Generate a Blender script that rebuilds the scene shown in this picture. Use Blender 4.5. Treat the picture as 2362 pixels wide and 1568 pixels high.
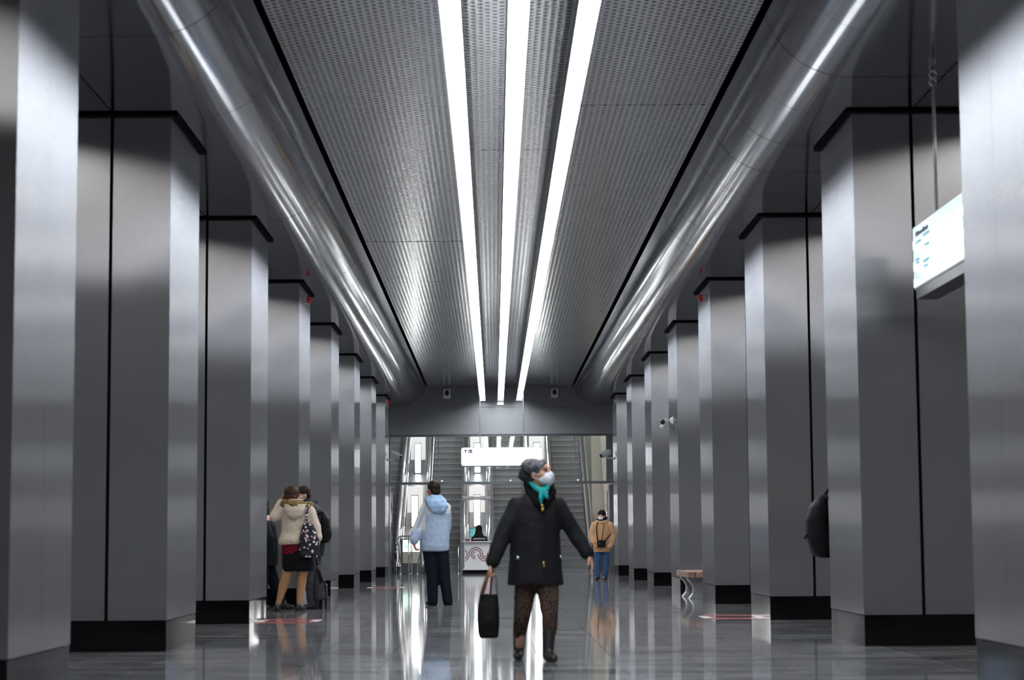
import bpy, math, random
from mathutils import Matrix, Vector, Euler
random.seed(7)
S = bpy.context.scene
COL = S.collection
for o in list(bpy.data.objects):
    bpy.data.objects.remove(o)

# ------------------------------------------------------------------ camera, world, exposure
cam_d = bpy.data.cameras.new('camera')
cam = bpy.data.objects.new('camera', cam_d)
COL.objects.link(cam)
cam_d.sensor_width = 36.0
cam_d.lens = 70.1
cam_d.clip_start = 0.1
cam_d.clip_end = 300
YAW, PITCH, ROLL = -0.0096, 0.1000, 0.0072
cam.matrix_world = (Matrix.Translation((0, 0, 0.94)) @ Matrix.Rotation(YAW, 4, 'Z') @ Matrix.Rotation(PITCH, 4, 'X')
                    @ Matrix.Rotation(ROLL, 4, 'Y') @ Matrix.Rotation(math.pi / 2, 4, 'X'))
cam_d.dof.use_dof = True
cam_d.dof.focus_distance = 40.0
cam_d.dof.aperture_fstop = 2.8
S.camera = cam

w = bpy.data.worlds.new('world')
S.world = w
w.use_nodes = True
w.node_tree.nodes['Background'].inputs[0].default_value = (0.55, 0.6, 0.7, 1)
w.node_tree.nodes['Background'].inputs[1].default_value = 0.03
S.view_settings.view_transform = 'Standard'
S.view_settings.look = 'None'
S.view_settings.gamma = 1.0
S.view_settings.use_curve_mapping = False
S.view_settings.exposure = 0.0
LAMP = 31.0          # radiance of the hall's light strips
PLATFORM_LAMP = 12.0
PYLON = 24.0

# ------------------------------------------------------------------ materials
def nodes(m):
    return m.node_tree.nodes, m.node_tree.links

def mat(name, col, rough=0.5, metal=0.0, spec=0.5, emit=None, noise=0.0, nscale=(8, 8, 8), bump=0.0, aniso=0.0, coat=0.0, rvar=0.0, coords='Object'):
    m = bpy.data.materials.new(name)
    m.use_nodes = True
    N, L = nodes(m)
    b = N['Principled BSDF']
    b.inputs['Base Color'].default_value = (*col, 1)
    b.inputs['Roughness'].default_value = rough
    b.inputs['Metallic'].default_value = metal
    b.inputs['Specular IOR Level'].default_value = spec
    b.inputs['Anisotropic'].default_value = aniso
    b.inputs['Coat Weight'].default_value = coat
    if emit:
        b.inputs['Emission Color'].default_value = (*emit[0], 1)
        b.inputs['Emission Strength'].default_value = emit[1]
    if noise or bump or rvar:
        tc = N.new('ShaderNodeTexCoord')
        mp = N.new('ShaderNodeMapping')
        mp.inputs['Scale'].default_value = nscale
        nz = N.new('ShaderNodeTexNoise')
        nz.inputs['Scale'].default_value = 1.0
        nz.inputs['Detail'].default_value = 5.0
        if coords == 'World':
            g = N.new('ShaderNodeNewGeometry')
            L.new(g.outputs['Position'], mp.inputs['Vector'])
        else:
            L.new(tc.outputs[coords], mp.inputs['Vector'])
        L.new(mp.outputs['Vector'], nz.inputs['Vector'])
        if noise:
            mr = N.new('ShaderNodeMapRange')
            mr.inputs['From Min'].default_value = 0.3
            mr.inputs['From Max'].default_value = 0.7
            mr.inputs['To Min'].default_value = 1 - noise
            mr.inputs['To Max'].default_value = 1 + noise
            L.new(nz.outputs['Fac'], mr.inputs['Value'])
            mx = N.new('ShaderNodeVectorMath')
            mx.operation = 'SCALE'
            mx.inputs[0].default_value = col
            L.new(mr.outputs['Result'], mx.inputs['Scale'])
            L.new(mx.outputs['Vector'], b.inputs['Base Color'])
        if rvar:
            mr2 = N.new('ShaderNodeMapRange')
            mr2.inputs['From Min'].default_value = 0.3
            mr2.inputs['From Max'].default_value = 0.7
            mr2.inputs['To Min'].default_value = max(0.02, rough - rvar)
            mr2.inputs['To Max'].default_value = rough + rvar
            L.new(nz.outputs['Fac'], mr2.inputs['Value'])
            L.new(mr2.outputs['Result'], b.inputs['Roughness'])
        if bump:
            bp = N.new('ShaderNodeBump')
            bp.inputs['Strength'].default_value = bump
            bp.inputs['Distance'].default_value = 0.01
            L.new(nz.outputs['Fac'], bp.inputs['Height'])
            L.new(bp.outputs['Normal'], b.inputs['Normal'])
    return m

def math_node(N, L, op, a, b=None, c=None):
    n = N.new('ShaderNodeMath')
    n.operation = op
    for i, v in enumerate((a, b, c)):
        if v is None:
            continue
        if isinstance(v, (int, float)):
            n.inputs[i].default_value = v
        else:
            L.new(v, n.inputs[i])
    return n.outputs[0]

M = {}
def make_brushed(name, col, alpha, an, tang=(0, 0, 1), diffuse=0.12):
    """steel brushed along one direction: reflections stay crisp along the grain and smear across it"""
    m = bpy.data.materials.new(name)
    m.use_nodes = True
    N, L = nodes(m)
    N.remove(N['Principled BSDF'])
    gl = N.new('ShaderNodeBsdfAnisotropic')
    gl.distribution = 'BECKMANN'
    gl.inputs['Color'].default_value = (*col, 1)
    gl.inputs['Roughness'].default_value = math.sqrt(alpha)
    gl.inputs['Anisotropy'].default_value = an
    t = N.new('ShaderNodeCombineXYZ')
    for i in range(3):
        t.inputs[i].default_value = tang[i]
    L.new(t.outputs[0], gl.inputs['Tangent'])
    d = N.new('ShaderNodeBsdfDiffuse')
    d.inputs['Color'].default_value = (*[c * 0.9 for c in col], 1)
    mx = N.new('ShaderNodeMixShader')
    mx.inputs[0].default_value = diffuse
    L.new(gl.outputs[0], mx.inputs[1])
    L.new(d.outputs[0], mx.inputs[2])
    L.new(mx.outputs[0], N['Material Output'].inputs['Surface'])
    return m
STEEL_AN = 0.80
M['steel'] = make_brushed('vertically_brushed_steel', (0.46, 0.465, 0.495), 0.05, STEEL_AN, diffuse=0.15)
M['steel_side'] = M['steel']
M['cove'] = mat('bent_sheet_metal', (0.32, 0.33, 0.36), 0.11, 1.0, bump=0.012, nscale=(1.2, 0.7, 1.2), coords='World')
M['plinth'] = mat('black_gloss_plinth', (0.004, 0.004, 0.005), 0.06, 0.0, spec=0.45)
M['void'] = mat('black_gap', (0.004, 0.004, 0.005), 0.9, 0.0, spec=0.05)
M['grey_wall'] = mat('grey_painted_panel', (0.19, 0.195, 0.21), 0.45, 0.35, noise=0.03, nscale=(3, 3, 3))
M['platform_wall'] = mat('pale_platform_wall', (0.42, 0.43, 0.45), 0.5, 0.0, noise=0.06, nscale=(0.8, 0.8, 0.8))
M['grout'] = mat('pale_grout', (0.22, 0.22, 0.23), 0.6)
M['lamp'] = mat('lamp_diffuser', (0.9, 0.9, 0.9), 0.5, emit=((0.93, 0.97, 1.0), LAMP))
M['plat_lamp'] = mat('platform_lamp_diffuser', (0.9, 0.9, 0.9), 0.5, emit=((1.0, 0.95, 0.88), PLATFORM_LAMP))
M['shaft_fill'] = mat('shaft_fill_glow', (0.9, 0.9, 0.9), 0.5, emit=((1.0, 0.98, 0.95), 30.0))  # glow of the strips added in the escalator shaft
M['housing'] = mat('lamp_housing', (0.55, 0.56, 0.58), 0.4, 0.6)
M['white_box'] = mat('white_plastic', (0.72, 0.73, 0.74), 0.4)
M['black'] = mat('black_plastic', (0.012, 0.012, 0.014), 0.35)
M['rubber'] = mat('black_rubber', (0.015, 0.015, 0.016), 0.5)
M['dark_frame'] = mat('dark_grey_frame', (0.10, 0.105, 0.115), 0.4, 0.5)
M['step'] = mat('escalator_step_metal', (0.26, 0.265, 0.275), 0.45, 0.25, noise=0.10, nscale=(6, 6, 20))
M['mirror'] = mat('polished_steel', (0.62, 0.63, 0.65), 0.12, 1.0, bump=0.03, nscale=(5, 2, 2))
M['chrome'] = mat('chrome_tube', (0.72, 0.73, 0.75), 0.12, 1.0)
M['pylon'] = mat('pylon_light', (0.9, 0.9, 0.9), 0.5, emit=((1.0, 0.99, 0.97), PYLON))
M['pylon_soft'] = mat('pylon_back_panel', (0.5, 0.5, 0.5), 0.4, emit=((1.0, 0.98, 0.95), 0.62))
M['tan'] = mat('tan_wall_panel', (0.60, 0.56, 0.49), 0.5, noise=0.04, nscale=(2, 2, 2))
M['cream'] = mat('cream_wall_panel', (0.85, 0.83, 0.76), 0.45, noise=0.04, nscale=(3, 3, 0.5))
M['sign_white'] = mat('backlit_sign_face', (0.9, 0.9, 0.9), 0.4, emit=((0.97, 0.99, 1.0), 1.15))
M['sign_blue'] = mat('pale_blue_backlit_map', (0.15, 0.22, 0.22), 0.25, emit=((0.76, 0.93, 0.93), 0.70))
M['sign_wave'] = mat('glowing_white', (0.3, 0.3, 0.3), 0.3, emit=((1, 1, 1), 0.95))  # glowing white, also used for the reflections drawn on the map board
M['sign_ink'] = mat('dark_blue_ink', (0.015, 0.05, 0.11), 0.5)
M['sign_teal'] = mat('blue_green_ink', (0.05, 0.30, 0.36), 0.5, emit=((0.2, 0.6, 0.68), 0.5))
M['pale_ink'] = mat('pale_grey_ink', (0.5, 0.55, 0.6), 0.5, emit=((0.8, 0.85, 0.9), 0.75))
M['red'] = mat('red_lens', (0.35, 0.01, 0.015), 0.2, emit=((0.8, 0.02, 0.03), 0.05))
M['red_paint'] = mat('red_floor_film', (0.38, 0.055, 0.06), 0.25)
M['white_paint'] = mat('white_floor_film', (0.6, 0.6, 0.6), 0.25)
M['logo'] = mat('dark_red_print', (0.11, 0.003, 0.010), 0.6, spec=0.1)
M['logo_fill'] = mat('pale_pink_print', (0.74, 0.70, 0.70), 0.4)
M['desk_white'] = mat('white_desk_panel', (0.74, 0.74, 0.75), 0.3, noise=0.04, nscale=(4, 4, 4))
M['green'] = mat('green_indicator', (0.1, 0.6, 0.2), 0.4, emit=((0.10, 1.0, 0.30), 4.0))
M['newel_light'] = mat('newel_light_panel', (0.8, 0.8, 0.8), 0.4, emit=((0.9, 1.0, 0.97), 1.1))
M['red_led'] = mat('red_indicator', (0.6, 0.05, 0.05), 0.4, emit=((1.0, 0.08, 0.06), 3.0))
M['screen'] = mat('monitor_screen', (0.02, 0.05, 0.06), 0.2)
M['wood1'] = mat('bench_wood', (0.33, 0.20, 0.14), 0.4, noise=0.25, nscale=(30, 2, 30))
M['wood2'] = mat('bench_wood_dark', (0.24, 0.14, 0.10), 0.4, noise=0.25, nscale=(30, 2, 30))
M['bench_leg'] = mat('bench_leg_metal', (0.35, 0.35, 0.36), 0.4, 0.6)

def make_screen():
    m = M['screen']
    N, L = nodes(m)
    b = N['Principled BSDF']
    tc = N.new('ShaderNodeTexCoord')
    v = N.new('ShaderNodeTexVoronoi')
    v.inputs['Scale'].default_value = 30
    L.new(tc.outputs['Object'], v.inputs['Vector'])
    r = N.new('ShaderNodeValToRGB')
    r.color_ramp.elements[0].color = (0.01, 0.06, 0.09, 1)
    r.color_ramp.elements[1].color = (0.25, 0.75, 0.8, 1)
    L.new(v.outputs['Distance'], r.inputs['Fac'])
    L.new(r.outputs['Color'], b.inputs['Emission Color'])
    b.inputs['Emission Strength'].default_value = 1.0
make_screen()

def make_floor():
    m = bpy.data.materials.new('polished_grey_granite')
    m.use_nodes = True
    N, L = nodes(m)
    b = N['Principled BSDF']
    g = N.new('ShaderNodeNewGeometry')
    mp = N.new('ShaderNodeMapping')
    mp.inputs['Scale'].default_value = (0.7, 2.6, 1)
    mp.inputs['Rotation'].default_value = (0, 0, 0.25)
    L.new(g.outputs['Position'], mp.inputs['Vector'])
    n1 = N.new('ShaderNodeTexNoise')
    n1.inputs['Scale'].default_value = 1.3
    n1.inputs['Detail'].default_value = 7
    n1.inputs['Distortion'].default_value = 1.2
    L.new(mp.outputs['Vector'], n1.inputs['Vector'])
    r = N.new('ShaderNodeValToRGB')
    r.color_ramp.elements[0].position = 0.32
    r.color_ramp.elements[0].color = (0.085, 0.088, 0.096, 1)
    r.color_ramp.elements[1].position = 0.72
    r.color_ramp.elements[1].color = (0.34, 0.345, 0.36, 1)
    L.new(n1.outputs['Fac'], r.inputs['Fac'])
    # every slab has its own slight tone
    oi = N.new('ShaderNodeObjectInfo')
    mr = N.new('ShaderNodeMapRange')
    mr.inputs['To Min'].default_value = 0.82
    mr.inputs['To Max'].default_value = 1.15
    L.new(oi.outputs['Random'], mr.inputs['Value'])
    vm = N.new('ShaderNodeVectorMath')
    vm.operation = 'SCALE'
    L.new(r.outputs['Color'], vm.inputs[0])
    L.new(mr.outputs['Result'], vm.inputs['Scale'])
    L.new(vm.outputs['Vector'], b.inputs['Base Color'])
    b.inputs['Roughness'].default_value = 0.055
    b.inputs['Specular IOR Level'].default_value = 0.6
    n2 = N.new('ShaderNodeTexNoise')
    n2.inputs['Scale'].default_value = 2.2
    L.new(g.outputs['Position'], n2.inputs['Vector'])
    bp = N.new('ShaderNodeBump')
    bp.inputs['Strength'].default_value = 0.03
    bp.inputs['Distance'].default_value = 0.01
    L.new(n2.outputs['Fac'], bp.inputs['Height'])
    L.new(bp.outputs['Normal'], b.inputs['Normal'])
    return m
M['floor'] = make_floor()

def make_perf():
    m = bpy.data.materials.new('perforated_metal')
    m.use_nodes = True
    N, L = nodes(m)
    b = N['Principled BSDF']
    g = N.new('ShaderNodeNewGeometry')
    sp = N.new('ShaderNodeSeparateXYZ')
    L.new(g.outputs['Position'], sp.inputs[0])
    u = math_node(N, L, 'DIVIDE', sp.outputs['X'], 0.062)
    par = math_node(N, L, 'MULTIPLY', math_node(N, L, 'FLOORED_MODULO', math_node(N, L, 'FLOOR', u), 2.0), 0.5)
    v = math_node(N, L, 'ADD', math_node(N, L, 'DIVIDE', sp.outputs['Y'], 0.104), par)
    fu = math_node(N, L, 'DIVIDE', math_node(N, L, 'SUBTRACT', math_node(N, L, 'FRACT', u), 0.5), 0.43)
    fv = math_node(N, L, 'DIVIDE', math_node(N, L, 'SUBTRACT', math_node(N, L, 'FRACT', v), 0.5), 0.36)
    d = math_node(N, L, 'SQRT', math_node(N, L, 'ADD', math_node(N, L, 'MULTIPLY', fu, fu), math_node(N, L, 'MULTIPLY', fv, fv)))
    mr = N.new('ShaderNodeMapRange')
    mr.inputs['From Min'].default_value = 0.75
    mr.inputs['From Max'].default_value = 1.0
    L.new(d, mr.inputs['Value'])
    mx = N.new('ShaderNodeMix')
    mx.data_type = 'RGBA'
    mx.inputs['A'].default_value = (0.055, 0.057, 0.065, 1)
    mx.inputs['B'].default_value = (0.66, 0.67, 0.70, 1)
    L.new(mr.outputs['Result'], mx.inputs['Factor'])
    L.new(mx.outputs['Result'], b.inputs['Base Color'])
    b.inputs['Metallic'].default_value = 0.6
    b.inputs['Roughness'].default_value = 0.18
    cl = math_node(N, L, 'MINIMUM', d, 1.25)
    bp = N.new('ShaderNodeBump')
    bp.inputs['Strength'].default_value = 0.10
    bp.inputs['Distance'].default_value = 0.012
    L.new(cl, bp.inputs['Height'])
    L.new(bp.outputs['Normal'], b.inputs['Normal'])
    return m
M['perf'] = make_perf()

def make_glass():
    m = bpy.data.materials.new('clear_glass')
    m.use_nodes = True
    N, L = nodes(m)
    N.remove(N['Principled BSDF'])
    t = N.new('ShaderNodeBsdfTransparent')
    t.inputs['Color'].default_value = (0.93, 0.96, 0.96, 1)
    gl = N.new('ShaderNodeBsdfGlossy')
    gl.inputs['Roughness'].default_value = 0.02
    fr = N.new('ShaderNodeFresnel')
    fr.inputs['IOR'].default_value = 1.5
    mx = N.new('ShaderNodeMixShader')
    L.new(fr.outputs[0], mx.inputs[0])
    L.new(t.outputs[0], mx.inputs[1])
    L.new(gl.outputs[0], mx.inputs[2])
    L.new(mx.outputs[0], N['Material Output'].inputs['Surface'])
    return m
M['glass'] = make_glass()

def fabric(name, col, noise=0.12, rough=0.85, sc=14, bump=0.25, sheen=0.0):
    m = mat(name, col, rough, 0.0, spec=0.12, noise=noise, nscale=(sc, sc, sc), bump=bump)
    m.node_tree.nodes['Principled BSDF'].inputs['Sheen Weight'].default_value = sheen
    return m
M['skin'] = mat('skin', (0.55, 0.30, 0.21), 0.5, noise=0.06, nscale=(30, 30, 30))
M['skin_red'] = mat('skin_ruddy', (0.42, 0.19, 0.14), 0.5, noise=0.06, nscale=(30, 30, 30))
M['tights'] = mat('tan_tights', (0.40, 0.20, 0.10), 0.45, noise=0.05, nscale=(20, 20, 20))
M['mask'] = fabric('pale_mask_fabric', (0.62, 0.65, 0.72), 0.05, sc=40)
M['coat_black'] = fabric('black_coat_fabric', (0.012, 0.013, 0.015), 0.25, 0.7)
M['coat_fur'] = fabric('black_fur', (0.006, 0.006, 0.007), 0.4, 0.95, 60, 0.8)
M['hat_grey'] = fabric('mottled_grey_knit', (0.12, 0.12, 0.135), 0.75, 0.95, 22, 0.8)
M['hat_dark'] = fabric('dark_grey_fur', (0.035, 0.034, 0.038), 0.5, 0.95, 40, 0.8)
M['teal'] = fabric('teal_silk', (0.012, 0.30, 0.29), 0.25, 0.5, 30)
M['brown'] = fabric('brown_speckled_trousers', (0.055, 0.036, 0.028), 0.75, 0.9, 45)
M['boot'] = mat('black_leather', (0.010, 0.010, 0.011), 0.4, noise=0.2, nscale=(30, 30, 30))
M['strap_brown'] = mat('reddish_leather_strap', (0.16, 0.045, 0.028), 0.5, noise=0.2, nscale=(60, 60, 10))
M['gold'] = mat('brass', (0.55, 0.36, 0.10), 0.3, 0.9)
M['lightblue'] = fabric('light_blue_fleece', (0.27, 0.40, 0.60), 0.10, 0.9, 18, 0.5)
M['blue_hood'] = fabric('blue_fleece_hood', (0.28, 0.40, 0.58), 0.15, 0.9, 14, 0.5)
M['navy'] = fabric('navy_trousers', (0.006, 0.008, 0.016), 0.2, 0.7)
M['hair'] = fabric('dark_brown_hair', (0.022, 0.014, 0.011), 0.4, 0.55, 60, 0.8)
M['hair_brown'] = fabric('brown_hair', (0.045, 0.022, 0.015), 0.4, 0.5, 60, 0.8)
M['cream_coat'] = fabric('cream_quilted_fabric', (0.58, 0.49, 0.40), 0.06, 0.7, 10, 0.5)
M['fur'] = fabric('golden_brown_fur', (0.22, 0.15, 0.06), 0.7, 0.95, 55, 1.0)
M['skirt'] = fabric('black_skirt', (0.006, 0.006, 0.007), 0.2)
M['dark_jacket'] = fabric('dark_blue_grey_jacket', (0.016, 0.019, 0.026), 0.2, 0.6)
M['backpack'] = fabric('black_backpack_fabric', (0.006, 0.006, 0.007), 0.2, 0.6)
M['grey_jeans'] = fabric('dark_grey_jeans', (0.05, 0.054, 0.062), 0.2, 0.8, 20)
M['grey_bag'] = fabric('grey_bag_fabric', (0.045, 0.048, 0.054), 0.15, 0.6)
M['jeans'] = fabric('blue_jeans', (0.035, 0.085, 0.19), 0.3, 0.85, 18)
M['tan_coat'] = fabric('tan_coat_fabric', (0.48, 0.28, 0.15), 0.07, 0.7, 14, 0.35)
M['purple'] = fabric('dark_purple_knit', (0.022, 0.006, 0.018), 0.3, 0.9, 40)
M['scarf_dark'] = fabric('dark_scarf', (0.012, 0.008, 0.016), 0.2)
M['vest_stripe'] = fabric('reflective_grey_stripe', (0.42, 0.43, 0.45), 0.05, 0.4)
M['hood_olive'] = fabric('dark_olive_hood', (0.022, 0.023, 0.018), 0.2)
M['eye'] = mat('dark_eye', (0.01, 0.008, 0.008), 0.2)

def make_jacket():
    """light blue fleece with white shoulders and a white upper sleeve (fixed colour blocks of the garment)"""
    m = fabric('blue_and_white_fleece', (0.35, 0.44, 0.58), 0.10, 0.9, 18, 0.5)
    N, L = nodes(m)
    b = N['Principled BSDF']
    src = b.inputs['Base Color'].links[0].from_socket
    tc = N.new('ShaderNodeTexCoord')
    sp = N.new('ShaderNodeSeparateXYZ')
    L.new(tc.outputs['Object'], sp.inputs[0])
    yoke = math_node(N, L, 'GREATER_THAN', sp.outputs['Z'], 1.335)
    sl = math_node(N, L, 'MULTIPLY', math_node(N, L, 'GREATER_THAN', sp.outputs['Z'], 1.10), math_node(N, L, 'LESS_THAN', sp.outputs['X'], -0.185))
    stripe = math_node(N, L, 'MULTIPLY', math_node(N, L, 'LESS_THAN', sp.outputs['X'], -0.185),
                       math_node(N, L, 'LESS_THAN', math_node(N, L, 'ABSOLUTE', math_node(N, L, 'ADD', sp.outputs['X'], math_node(N, L, 'MULTIPLY_ADD', sp.outputs['Z'], -0.42, 0.78))), 0.025))
    f = math_node(N, L, 'MULTIPLY', math_node(N, L, 'MAXIMUM', yoke, sl), math_node(N, L, 'SUBTRACT', 1.0, stripe))
    mx = N.new('ShaderNodeMix')
    mx.data_type = 'RGBA'
    L.new(f, mx.inputs['Factor'])
    L.new(src, mx.inputs['A'])
    mx.inputs['B'].default_value = (0.64, 0.63, 0.61, 1)
    L.new(mx.outputs['Result'], b.inputs['Base Color'])
    return m
M['fleece'] = make_jacket()

def make_spots(name, base, spot, spot2, scale, thr):
    m = bpy.data.materials.new(name)
    m.use_nodes = True
    N, L = nodes(m)
    b = N['Principled BSDF']
    b.inputs['Roughness'].default_value = 0.8
    tc = N.new('ShaderNodeTexCoord')
    v = N.new('ShaderNodeTexVoronoi')
    v.inputs['Scale'].default_value = scale
    L.new(tc.outputs['Object'], v.inputs['Vector'])
    f = math_node(N, L, 'LESS_THAN', v.outputs['Distance'], thr)
    sel = N.new('ShaderNodeSeparateColor')
    L.new(v.outputs['Color'], sel.inputs[0])
    pick = math_node(N, L, 'GREATER_THAN', sel.outputs[0], 0.7)
    m1 = N.new('ShaderNodeMix'); m1.data_type = 'RGBA'
    m1.inputs['A'].default_value = (*spot, 1); m1.inputs['B'].default_value = (*spot2, 1)
    L.new(pick, m1.inputs['Factor'])
    m2 = N.new('ShaderNodeMix'); m2.data_type = 'RGBA'
    m2.inputs['A'].default_value = (*base, 1)
    L.new(m1.outputs['Result'], m2.inputs['B'])
    L.new(f, m2.inputs['Factor'])
    L.new(m2.outputs['Result'], b.inputs['Base Color'])
    return m
M['floral'] = make_spots('black_floral_print', (0.010, 0.009, 0.014), (0.62, 0.60, 0.62), (0.45, 0.20, 0.36), 22, 0.36)
M['plaid'] = fabric('red_plaid', (0.15, 0.008, 0.015), 0.2)

def make_plaid():
    m = M['plaid']
    N, L = nodes(m)
    b = N['Principled BSDF']
    tc = N.new('ShaderNodeTexCoord')
    c = N.new('ShaderNodeTexChecker')
    c.inputs['Scale'].default_value = 40
    c.inputs['Color1'].default_value = (0.22, 0.01, 0.02, 1)
    c.inputs['Color2'].default_value = (0.03, 0.004, 0.008, 1)
    L.new(tc.outputs['Object'], c.inputs['Vector'])
    L.new(c.outputs['Color'], b.inputs['Base Color'])
make_plaid()

# ------------------------------------------------------------------ mesh helpers
class MB:
    def __init__(self):
        self.v, self.f = [], []
    def add(self, v, f):
        o = len(self.v)
        self.v += [tuple(p) for p in v]
        self.f += [tuple(i + o for i in q) for q in f]
        return self
    def box(self, a, b):
        x0, y0, z0 = a; x1, y1, z1 = b
        return self.add([(x0, y0, z0), (x1, y0, z0), (x1, y1, z0), (x0, y1, z0), (x0, y0, z1), (x1, y0, z1), (x1, y1, z1), (x0, y1, z1)],
                        [(0, 3, 2, 1), (4, 5, 6, 7), (0, 1, 5, 4), (1, 2, 6, 5), (2, 3, 7, 6), (3, 0, 4, 7)])
    def prism(self, poly, axis, a, b):
        """closed 2-D outline pushed from a to b along an axis; the outline is (y,z) for x, (x,z) for y, (x,y) for z"""
        n = len(poly)
        def P(q, t):
            return {'x': (t, q[0], q[1]), 'y': (q[0], t, q[1]), 'z': (q[0], q[1], t)}[axis]
        v = [P(q, a) for q in poly] + [P(q, b) for q in poly]
        f = [tuple(range(n)), tuple(range(2 * n - 1, n - 1, -1))] + [(i, i + n, (i + 1) % n + n, (i + 1) % n) for i in range(n)]
        return self.add(v, f)
    def tube(self, pts, r, n=8):
        pts = [Vector(p) for p in pts]
        rs = r if isinstance(r, (list, tuple)) else [r] * len(pts)
        v, f = [], []
        ref = Vector((0.13, 0.31, 0.94))
        for i, p in enumerate(pts):
            t = (pts[min(i + 1, len(pts) - 1)] - pts[max(i - 1, 0)]).normalized()
            rr = ref if abs(t.dot(ref)) < 0.9 else Vector((1, 0, 0))
            a = t.cross(rr).normalized(); b = t.cross(a)
            for k in range(n):
                th = 2 * math.pi * k / n
                v.append(p + (a * math.cos(th) + b * math.sin(th)) * rs[i])
        for i in range(len(pts) - 1):
            for k in range(n):
                f.append((i * n + k, i * n + (k + 1) % n, (i + 1) * n + (k + 1) % n, (i + 1) * n + k))
        f.append(tuple(range(n - 1, -1, -1)))
        f.append(tuple((len(pts) - 1) * n + k for k in range(n)))
        return self.add(v, f)
    def lathe(self, prof, base=(0, 0, 0), axis=(0, 0, 1), n=16):
        """profile of (distance along the axis, radius)"""
        a = Vector(axis).normalized()
        x = a.orthogonal().normalized(); y = a.cross(x)
        v, f = [], []
        for t, r in prof:
            for k in range(n):
                th = 2 * math.pi * k / n
                v.append(Vector(base) + a * t + (x * math.cos(th) + y * math.sin(th)) * max(r, 1e-4))
        for i in range(len(prof) - 1):
            for k in range(n):
                f.append((i * n + k, i * n + (k + 1) % n, (i + 1) * n + (k + 1) % n, (i + 1) * n + k))
        f.append(tuple(range(n - 1, -1, -1)))
        f.append(tuple((len(prof) - 1) * n + k for k in range(n)))
        return self.add(v, f)
    def mesh(self, name, smooth=False):
        me = bpy.data.meshes.new(name)
        me.from_pydata(self.v, [], self.f)
        me.update()
        if smooth:
            me.polygons.foreach_set('use_smooth', [True] * len(me.polygons))
        return me
    def build(self, name, m, parent=None, smooth=False, bevel=0.0):
        me = self.mesh(name, smooth)
        me.materials.append(m if not isinstance(m, str) else M[m])
        o = bpy.data.objects.new(name, me)
        COL.objects.link(o)
        if parent:
            o.parent = parent
        if bevel:
            b = o.modifiers.new('bevel', 'BEVEL')
            b.width = bevel; b.segments = 2; b.limit_method = 'ANGLE'
        return o

def link(name, me, parent=None, loc=(0, 0, 0)):
    o = bpy.data.objects.new(name, me)
    COL.objects.link(o)
    o.location = loc
    if parent:
        o.parent = parent
    return o
def empty(name, loc=(0, 0, 0), rz=0):
    o = bpy.data.objects.new(name, None)
    COL.objects.link(o)
    o.location = loc
    o.rotation_euler = (0, 0, rz)
    o.empty_display_size = 0.2
    return o
def tag(o, label=None, cat=None, group=None, kind=None):
    if label: o['label'] = label
    if cat: o['category'] = cat
    if group: o['group'] = group
    if kind: o['kind'] = kind
    return o
def thing(name, label, cat, loc=(0, 0, 0), rz=0, group=None):
    return tag(empty(name, loc, rz), label, cat, group)
def struct(o, label=None):
    return tag(o, label, None, None, 'structure')
def text_mesh(body, size, align='LEFT'):
    c = bpy.data.curves.new('writing', 'FONT')
    c.body = body; c.size = size; c.align_x = align
    c.extrude = 0.001
    o = bpy.data.objects.new('writing', c)
    COL.objects.link(o)
    dg = bpy.context.evaluated_depsgraph_get()
    me = bpy.data.meshes.new_from_object(o.evaluated_get(dg))
    bpy.data.objects.remove(o)
    return me

# ------------------------------------------------------------------ dimensions of the hall
XL, XR = -2.83, 3.217           # faces of the two pillar rows
Y0, DY, DEP, WID = 11.736, 5.759, 1.712, 1.05
ZC, ZP = 4.735, 5.30            # side ceilings, perforated centre ceiling
YW = 56.5                       # far wall (lintel)
YB = -12.0
PXL, PXR = -8.6, 9.0

# floor
f = MB().box((PXL, YB, -0.30), (PXR, 58.42, -0.025)).build('floor', 'grout')
struct(f, 'polished dark grey stone floor with long reflections')
T = 0.6
tile = MB().box((0.0025, 0.0025, -0.02), (T - 0.0025, T - 0.0025, 0.0)).mesh('tile')
tile.materials.append(M['floor'])
x0 = -2.66
singles = set()
for j in range(30):
    for i in range(10):
        singles.add((i, j))
        link('tile', tile, f, (x0 + i * T, 12.4 + j * T, 0))
rest = MB()
for j in range(-41, 77):
    for i in range(-10, 20):
        if (i, j) in singles:
            continue
        xa, ya = x0 + i * T, 12.4 + j * T
        if xa < PXL or xa + T > PXR or ya < YB or ya + T > 58.43:
            continue
        rest.box((xa + 0.0025, ya + 0.0025, -0.02), (xa + T - 0.0025, ya + T - 0.0025, 0))
tag(rest.build('floor_tiles', 'floor', f), kind='stuff')

# room shell
struct(MB().box((PXL - 0.2, YB, -0.3), (PXL, 58.4, 6)).build('wall_left', 'platform_wall'))
struct(MB().box((PXR, YB, -0.3), (PXR + 0.2, 58.4, 6)).build('wall_right', 'platform_wall'))
struct(MB().box((PXL - 0.2, YB - 0.2, -0.3), (PXR + 0.2, YB, 6)).build('wall_back', 'grey_wall'))

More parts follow.
